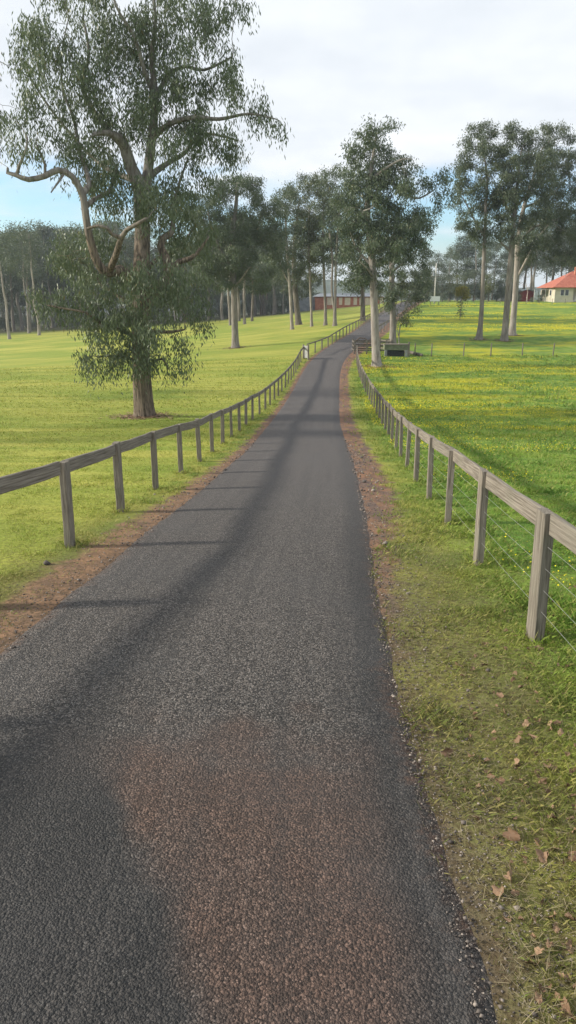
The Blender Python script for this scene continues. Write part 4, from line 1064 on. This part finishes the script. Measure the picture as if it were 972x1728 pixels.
def pole():
    Y = 160.; b = onplane(733, 508, Y); b.z = gz(b.x, Y); h = onplane(733, 444, Y).z - b.z
    e = thing('power_pole', b, 'tall pale power pole with a transformer box behind the white sign', 'power pole')
    m = MB(); m.tube([(0, 0, -.3), (0, 0, h)], [.17, .11], 10); m.build('pole', M_conc, e, True)
    m = MB(); m.box((-.9, -.07, h * .66), (.9, .07, h * .66 + .14)); m.build('crossarm', M_bark_dark, e)
    m = MB(); m.tube([(-.45, -.1, h * .66 + .14), (-.45, -.1, h * .66 + .9)], [.24, .24], 12); m.build('transformer', M_tin, e)
    for x in (-.8, 0.35, .8):
        m = MB(); m.tube([(x, 0, h * .66 + .14), (x, 0, h * .66 + .32)], [.05, .04], 8); m.build('insulator', M_white, e)
pole()
def sign():
    Y = 152.; b = onplane(733.5, 511, Y); b.z = gz(b.x, Y); e = thing('sign_board', b, 'blank white sign board on two posts at the top of the paddock', 'sign')
    zt_ = onplane(733, 500, Y).z - b.z; zb = max(.35, zt_ - .95)
    m = MB(); m.box((-1.0, -.03, zb), (1.0, .03, zt_)); m.build('board', mat_simple('sign_white', (.78, .78, .76), (.82, .82, .80), 2., .5), e)
    for x in (-.8, .8):
        m = MB(); m.box((x - .05, .032, -.3), (x + .05, .12, zt_ + .05)); m.build('post', M_post, e)
sign()

# ------------------------------------------------------------------ grass, flowers, stones, leaves
def in_view(X, Y, m=1.08):
    Z = zt(X, Y) - CAMZ
    d = Y * math.cos(PITCH) - Z * math.sin(PITCH); h = Y * math.sin(PITCH) + Z * math.cos(PITCH)
    return (np.abs(X) < d * 486 / F * m + 2.3) & (h > -d * 864 / F * 1.04 - .6)
def grass():
    rng = np.random.default_rng(3); chunks = []
    # sample distance with density ~ 1/Y^1.9 beyond 4 m
    for (y0, y1, dens, ln, wd) in ((1.3, 3.2, 16000, .036, .0028), (3.2, 5, 11000, .038, .0034), (5, 8, 5600, .042, .005), (8, 13, 2000, .05, .009), (13, 22, 800, .058, .015), (22, 40, 260, .07, .028), (40, 75, 75, .10, .055)):
        wide = y1 * .47 + 2.6; n = int(dens * (y1 - y0) * 2 * wide)
        X = rng.uniform(-wide, wide, n); Y = rng.uniform(y0, y1, n); t = X - xroad(Y)
        ok = in_view(X, Y) & (np.abs(t) > 1.5)
        X = X[ok]; Y = Y[ok]; t = t[ok]
        at_ = np.abs(t); pn = vnoise(X, Y, 2.3, 21); pf = vnoise(X, Y, 9., 22)
        bare = np.where(t > 0, .04 + .66 * sstep(4.5, 18, Y), .5 - .2 * sstep(6, 22, Y))
        prob = sstep(-.18, .35, at_ - 1.62 - bare + (pn - .5) * .7) * (.35 + .65 * pf)
        prob = np.maximum(prob, .06 * (at_ > 1.75)); prob = np.where(at_ < 1.66, (.10 + .5 * (pn > .58)) * (t > 0) * (Y < 9) * sstep(1.46, 1.64, at_), prob)
        prob = np.where((t > 0) & (Y < 6), prob * (.45 + .55 * sstep(1.9, 3.2, t + (pn - .5))), prob)
        ok = rng.random(len(X)) < prob; X = X[ok]; Y = Y[ok]; t = t[ok]; n = len(X)
        if not n: continue
        tall = np.where(t > 2.9, 1.35, 1.) * np.where(t < -2.6, .7, 1.) * (.35 + 1.3 * vnoise(X, Y, 3.1, 25) ** 1.3 + .5 * (vnoise(X, Y, .8, 26) > .62))
        L = ln * rng.uniform(.5, 1.4, n) * tall; W = wd * rng.uniform(.7, 1.3, n)
        a = rng.uniform(0, 2 * np.pi, n); lean = rng.uniform(.2, 1.5, n); l2 = lean * 1.1 + rng.uniform(0, .5, n)
        dx = np.cos(a); dy = np.sin(a); base = np.stack([X, Y, zt(X, Y) - .004], 1)
        wv = np.stack([-dy, dx, dx * 0], 1) * W[:, None] / 2
        mid = base + np.stack([dx * np.sin(lean), dy * np.sin(lean), np.cos(lean) * .9 + .1], 1) * (L * .55)[:, None]
        tip = mid + np.stack([dx * np.sin(l2), dy * np.sin(l2), np.cos(l2)], 1) * (L * .5)[:, None]
        chunks.append((np.stack([base - wv, base + wv, mid + wv * .8, tip], 1), t, rng.random(n)))
    for line in (frp, flp):
        for (px_, py_) in line:
            if py_ > 45: continue
            n = int(150 / (1 + py_ * .06)); a = rng.uniform(0, 6.28, n); rr_ = .07 + np.abs(rng.normal(0, .09, n))
            X = px_ + np.cos(a) * rr_; Y = py_ + np.sin(a) * rr_ * 1.5; t = X - xroad(Y)
            L = rng.uniform(.05, .17, n) * np.exp(-(rr_ - .07) * 3); W = .004 * (1 + py_ * .07) * rng.uniform(.7, 1.2, n)
            b_ = rng.uniform(0, 6.28, n); lean = rng.uniform(.05, .8, n); dx = np.cos(b_); dy = np.sin(b_)
            base = np.stack([X, Y, zt(X, Y) - .004], 1); wv = np.stack([-dy, dx, dx * 0], 1) * W[:, None] / 2
            mid = base + np.stack([dx * np.sin(lean), dy * np.sin(lean), np.cos(lean)], 1) * (L * .55)[:, None]
            tip = mid + np.stack([dx * np.sin(lean * 1.7), dy * np.sin(lean * 1.7), np.cos(lean * 1.7)], 1) * (L * .5)[:, None]
            chunks.append((np.stack([base - wv, base + wv, mid + wv * .8, tip], 1), t, rng.random(n)))
    V = np.concatenate([c[0] for c in chunks]).reshape(-1, 3); n = len(V) // 4
    T = np.repeat(np.concatenate([c[1] for c in chunks]), 4); v = np.concatenate([c[2] for c in chunks])
    print('blades', n)
    me = raw_mesh('grass', V, np.arange(n * 4).reshape(-1, 4), M_grass, 4, face_attrs={'v': v}, vert_attrs={'t': T})
    tag(link(bpy.data.objects.new('grass', me)), 'short green and dry grass growing on the verges and fields', 'grass', kind='stuff')
grass()
def flowers():
    rng = np.random.default_rng(9); out = []
    for (y0, y1, dens, sz) in ((7, 14, 60, .010), (14, 24, 80, .012), (24, 40, 120, .014), (40, 70, 90, .020), (70, 110, 44, .030), (110, 160, 14, .05)):
        n = int(dens * (y1 - y0) * y1 * .45); X = rng.uniform(2.5, y1 * .45 + 3, n); Y = rng.uniform(y0, y1, n); t = X - xroad(Y)
        band = .62 * vnoise(X * .22, Y, .26, 31) + .38 * vnoise(X * .5, Y, .9, 32)
        bias = .10 * np.exp(-((Y - 44) / 7) ** 2) + .10 * np.exp(-((Y - 66) / 7) ** 2) + .08 * np.exp(-((Y - 98) / 10) ** 2) - .06 * np.exp(-((Y - 29) / 5) ** 2) - .05 * np.exp(-((Y - 82) / 5) ** 2)
        pr = sstep(.52, .74, band + bias) ** 1.2
        ok = (t > 3.0) & in_view(X, Y) & (rng.random(n) < pr); X = X[ok]; Y = Y[ok]; n = len(X)
        C = np.stack([X, Y, zt(X, Y) + rng.uniform(.04, .16, n)], 1); s = sz * rng.uniform(.6, 1.4, n)[:, None]
        nrm = np.stack([rng.normal(0, .45, n), rng.normal(-.2, .45, n), np.ones(n)], 1); nrm /= np.linalg.norm(nrm, axis=1, keepdims=True)
        u = np.cross(nrm, rng.normal(0, 1, (n, 3))); u /= np.linalg.norm(u, axis=1, keepdims=True); w = np.cross(nrm, u)
        out.append(np.stack([C + u * s, C + w * s, C - u * s, C - w * s], 1))
    V = np.concatenate(out).reshape(-1, 3); n = len(V) // 4; print('flowers', n)
    q = NT('yellow_petals'); v = q.attr('v'); q.fin(q.mix(v, (.55, .42, .012), (.75, .66, .03)), .7, .1)
    me = raw_mesh('flowers', V, np.arange(n * 4).reshape(-1, 4), q.mat, 4, face_attrs={'v': rng.random(n)})
    tag(link(bpy.data.objects.new('flowers', me)), 'small yellow wildflowers spread in bands over the right paddock', 'wildflowers', kind='stuff')
flowers()
def gravel():
    rng = np.random.default_rng(13); out = []; base = np.array([(1,0,0),(-1,0,0),(0,1,0),(0,-1,0),(0,0,1),(0,0,-1)], float)
    for (y0, y1, dens, s0) in ((1.9, 4, 900, .006), (4, 8, 420, .008), (8, 14, 140, .012), (14, 26, 40, .02)):
        n = int(dens * (y1 - y0) * 1.1 * 2); Y = rng.uniform(y0, y1, n); side = np.where(rng.random(n) < .6, 1, -1)
        t = side * (1.5 + np.abs(rng.normal(0, .33, n))); X = xroad(Y) + t; ok = in_view(X, Y); X = X[ok]; Y = Y[ok]; n = len(X)
        s = s0 * .8 * rng.lognormal(0, .45, n); C = np.stack([X, Y, zt(X, Y) + .35 * s + np.where(np.abs(X - xroad(Y)) < 1.6, .012, 0)], 1)
        P = base[None] * rng.uniform(.5, 1.1, (n, 6, 1)) * s[:, None, None] * np.array([1, 1, .7]); a = rng.uniform(0, 6.28, n)
        c_, s_ = np.cos(a)[:, None], np.sin(a)[:, None]
        P = np.stack([P[..., 0] * c_ - P[..., 1] * s_, P[..., 0] * s_ + P[..., 1] * c_, P[..., 2]], -1)
        out.append(P + C[:, None])
    V = np.concatenate(out); n = len(V); f = np.array([(0,2,4),(2,1,4),(1,3,4),(3,0,4),(2,0,5),(1,2,5),(3,1,5),(0,3,5)])
    Fc = (np.arange(n)[:, None, None] * 6 + f[None]).reshape(-1, 3)
    q = NT('loose_stones'); v = q.attr('v'); q.fin(q.mix(q.m('POWER', v, 2.), (.07, .06, .055), (.34, .29, .25)), .85, .2)
    me = raw_mesh('gravel', V.reshape(-1, 3), Fc, q.mat, 3, face_attrs={'v': np.repeat(rng.random(n), 8)})
    tag(link(bpy.data.objects.new('gravel', me)), 'loose small stones along both edges of the road', 'gravel', kind='stuff')
gravel()
def litter():
    """dry straw, twigs and leaf crumbs on the right verge"""
    rng = np.random.default_rng(17); n = 9000; Y = 1.9 + rng.random(n) ** 1.5 * 9; t = 1.65 + np.abs(rng.normal(0, .75, n)); X = xroad(Y) + t; ok = in_view(X, Y); X = X[ok]; Y = Y[ok]; n = len(X)
    a = rng.uniform(0, 6.28, n); L = rng.uniform(.015, .07, n); W = rng.uniform(.0006, .0017, n); d = np.stack([np.cos(a), np.sin(a), rng.normal(0, .25, n)], 1); w = np.stack([-np.sin(a), np.cos(a), a * 0], 1) * W[:, None]
    C = np.stack([X, Y, zt(X, Y) + rng.uniform(.006, .03, n)], 1)
    V = np.stack([C - w, C + w, C + d * L[:, None] + w * .6, C + d * L[:, None] - w * .6], 1).reshape(-1, 3)
    q = NT('dry_straw'); v = q.attr('v'); q.fin(q.mix(v, (.10, .08, .045), (.30, .25, .15)), .8, .15)
    me = raw_mesh('dry_litter', V, np.arange(n * 4).reshape(-1, 4), q.mat, 4, face_attrs={'v': rng.random(n)})
    tag(link(bpy.data.objects.new('dry_litter', me)), 'dry straw and twig crumbs lying through the right verge', 'litter', kind='stuff')
litter()
def bark_litter():
    rng = np.random.default_rng(23); out = []
    for px, py, rad, n in ((243,703,1.5,1100), (636,619,1.6,900), (397,587,1.5,500), (808,573,1.3,350), (851,575,1.3,350), (864,566,1.3,350), (662,583,1.3,300)):
        b = at(px, py); a = rng.uniform(0, 6.28, n); d = .35 + np.abs(rng.normal(0, .5, n)) * rad; X = b.x + np.cos(a) * d; Y = b.y + np.sin(a) * d
        L = rng.uniform(.05, .28, n); W = rng.uniform(.012, .035, n); g = rng.uniform(0, 6.28, n)
        D = np.stack([np.cos(g), np.sin(g), rng.normal(0, .15, n)], 1); w = np.stack([-np.sin(g), np.cos(g), rng.normal(0, .3, n)], 1) * W[:, None]
        C = np.stack([X, Y, zt(X, Y) + rng.uniform(.02, .06, n)], 1)
        out.append(np.stack([C - w, C + w, C + D * L[:, None] + w * .5, C + D * L[:, None] - w * .5], 1))
    V = np.concatenate(out).reshape(-1, 3); n = len(V) // 4
    q = NT('shed_bark'); v = q.attr('v'); q.fin(q.mix(v, (.12, .075, .045), (.34, .235, .16)), .85, .1)
    me = raw_mesh('bark_litter', V, np.arange(n * 4).reshape(-1, 4), q.mat, 4, face_attrs={'v': rng.random(n)})
    tag(link(bpy.data.objects.new('bark_litter', me)), 'shed brown bark and twigs scattered round the gum trunks', 'bark litter', kind='stuff')
bark_litter()
def leaves():
    rng = np.random.default_rng(19)
    q = NT('dead_leaf_brown'); r = q.rnd(); p = q.coord('Object')
    col = q.mix(r, (.13, .08, .05), (.31, .205, .13)); col = q.mix(q.ss(q.noise(p, 40., 4), .4, .65, 0, .5), col, (.15, .085, .05)); q.fin(col, .75, .2)
    meshes = []
    for k in range(5):
        mb = MB(); nl = [7, 5, 9, 5, 7][k]; ring = []; N_ = 28; curl = rng.uniform(.9, 2.0); tw = rng.uniform(-2.2, 2.2)
        def zf(x, y): return curl * (x * x) * 9. + tw * x * y * 7. + .012 * math.sin(x * 90 + k) + .006
        for j in range(N_):
            a = 2 * math.pi * j / N_; lob = .74 + .26 * abs(math.cos(a * nl / 2)) ** .8
            rx = .045 * lob * (1 + .10 * rng.normal()); ry = rx * (1.55 if k % 2 else 1.1); ring.append((rx * math.cos(a), ry * math.sin(a)))
        vs = [(0, 0, zf(0, 0))] + [(x * .5, y * .5, zf(x * .5, y * .5)) for x, y in ring] + [(x, y, zf(x, y)) for x, y in ring]
        fs = [(0, 1 + j, 1 + (j + 1) % N_) for j in range(N_)] + [(1 + j, 1 + N_ + j, 1 + N_ + (j + 1) % N_, 1 + (j + 1) % N_) for j in range(N_)]
        mb.add(vs, fs); mb.tube([(0, -.03, .008), (0, -.06, .012), (.004, -.085, .02)], [.0015] * 3, 4)
        meshes.append(mb.mesh('dead_leaf', q.mat, True))
    spots = []
    for px, py in ((930,1185),(905,1225),(945,1240),(965,1265),(890,1232),(922,1235),(873,1256),(940,1225),(935,1305),(965,1310),(888,1327),(915,1320),(960,1335),(968,1372),(868,1420),(930,1395),(958,1392),(903,1432),(912,1445),(966,1450),(858,1492),(838,1515),(935,1558),(955,1560),(830,1610),(895,1650),(960,1710),(905,1630),(870,1140),(905,1100),(895,1128),(940,1130),(925,1075),(850,1100),(820,1128),(800,1215),(795,1200),(845,1180),(770,1130),(757,1282),(790,1282),(850,1070),(925,1040),(960,1010),(915,1010),(940,1042),(955,1160),(880,1160),(815,1290),(870,1290),(925,1340),(845,1330)):
        spots.append((px + rng.uniform(-4, 4), py + rng.uniform(-4, 4)))
    for k in range(130): spots.append((rng.uniform(775, 990), rng.uniform(985, 1710)))
    lab = 'curled brown dead leaf lying in the grass of the right verge'
    for k, (px, py) in enumerate(spots):
        b = at(px, py, 12); t = b.x - float(xroad(b.y))
        if t < 1.75: continue
        o = link(bpy.data.objects.new('dead_leaf', meshes[int(rng.integers(0, 5))])); o.location = (b.x, b.y, b.z + rng.uniform(.002, .02)); s = rng.uniform(.32, .70) * (.62 if k > 51 else 1)
        o.rotation_euler = (rng.normal(0, .55), rng.normal(0, .55), rng.uniform(0, 6.28)); o.scale = (s, s, s); tag(o, lab, 'dead leaf', 'dead leaves on the right verge')
leaves()

# ------------------------------------------------------------------ haze
def haze():
    m = bpy.data.materials.new('haze'); m.use_nodes = True; N = m.node_tree.nodes; N.remove(N['Principled BSDF'])
    v = N.new('ShaderNodeVolumePrincipled'); v.inputs['Color'].default_value = (.80, .88, 1, 1); v.inputs['Density'].default_value = .00034; v.inputs['Anisotropy'].default_value = .2
    m.node_tree.links.new(v.outputs[0], N['Material Output'].inputs['Volume'])
    mb = MB(); mb.box((-1600, -60, -40), (1600, 1620, 45)); o = mb.build('haze', m); tag(o, 'thin pale haze in the air over the whole place', 'haze', kind='stuff')
haze()
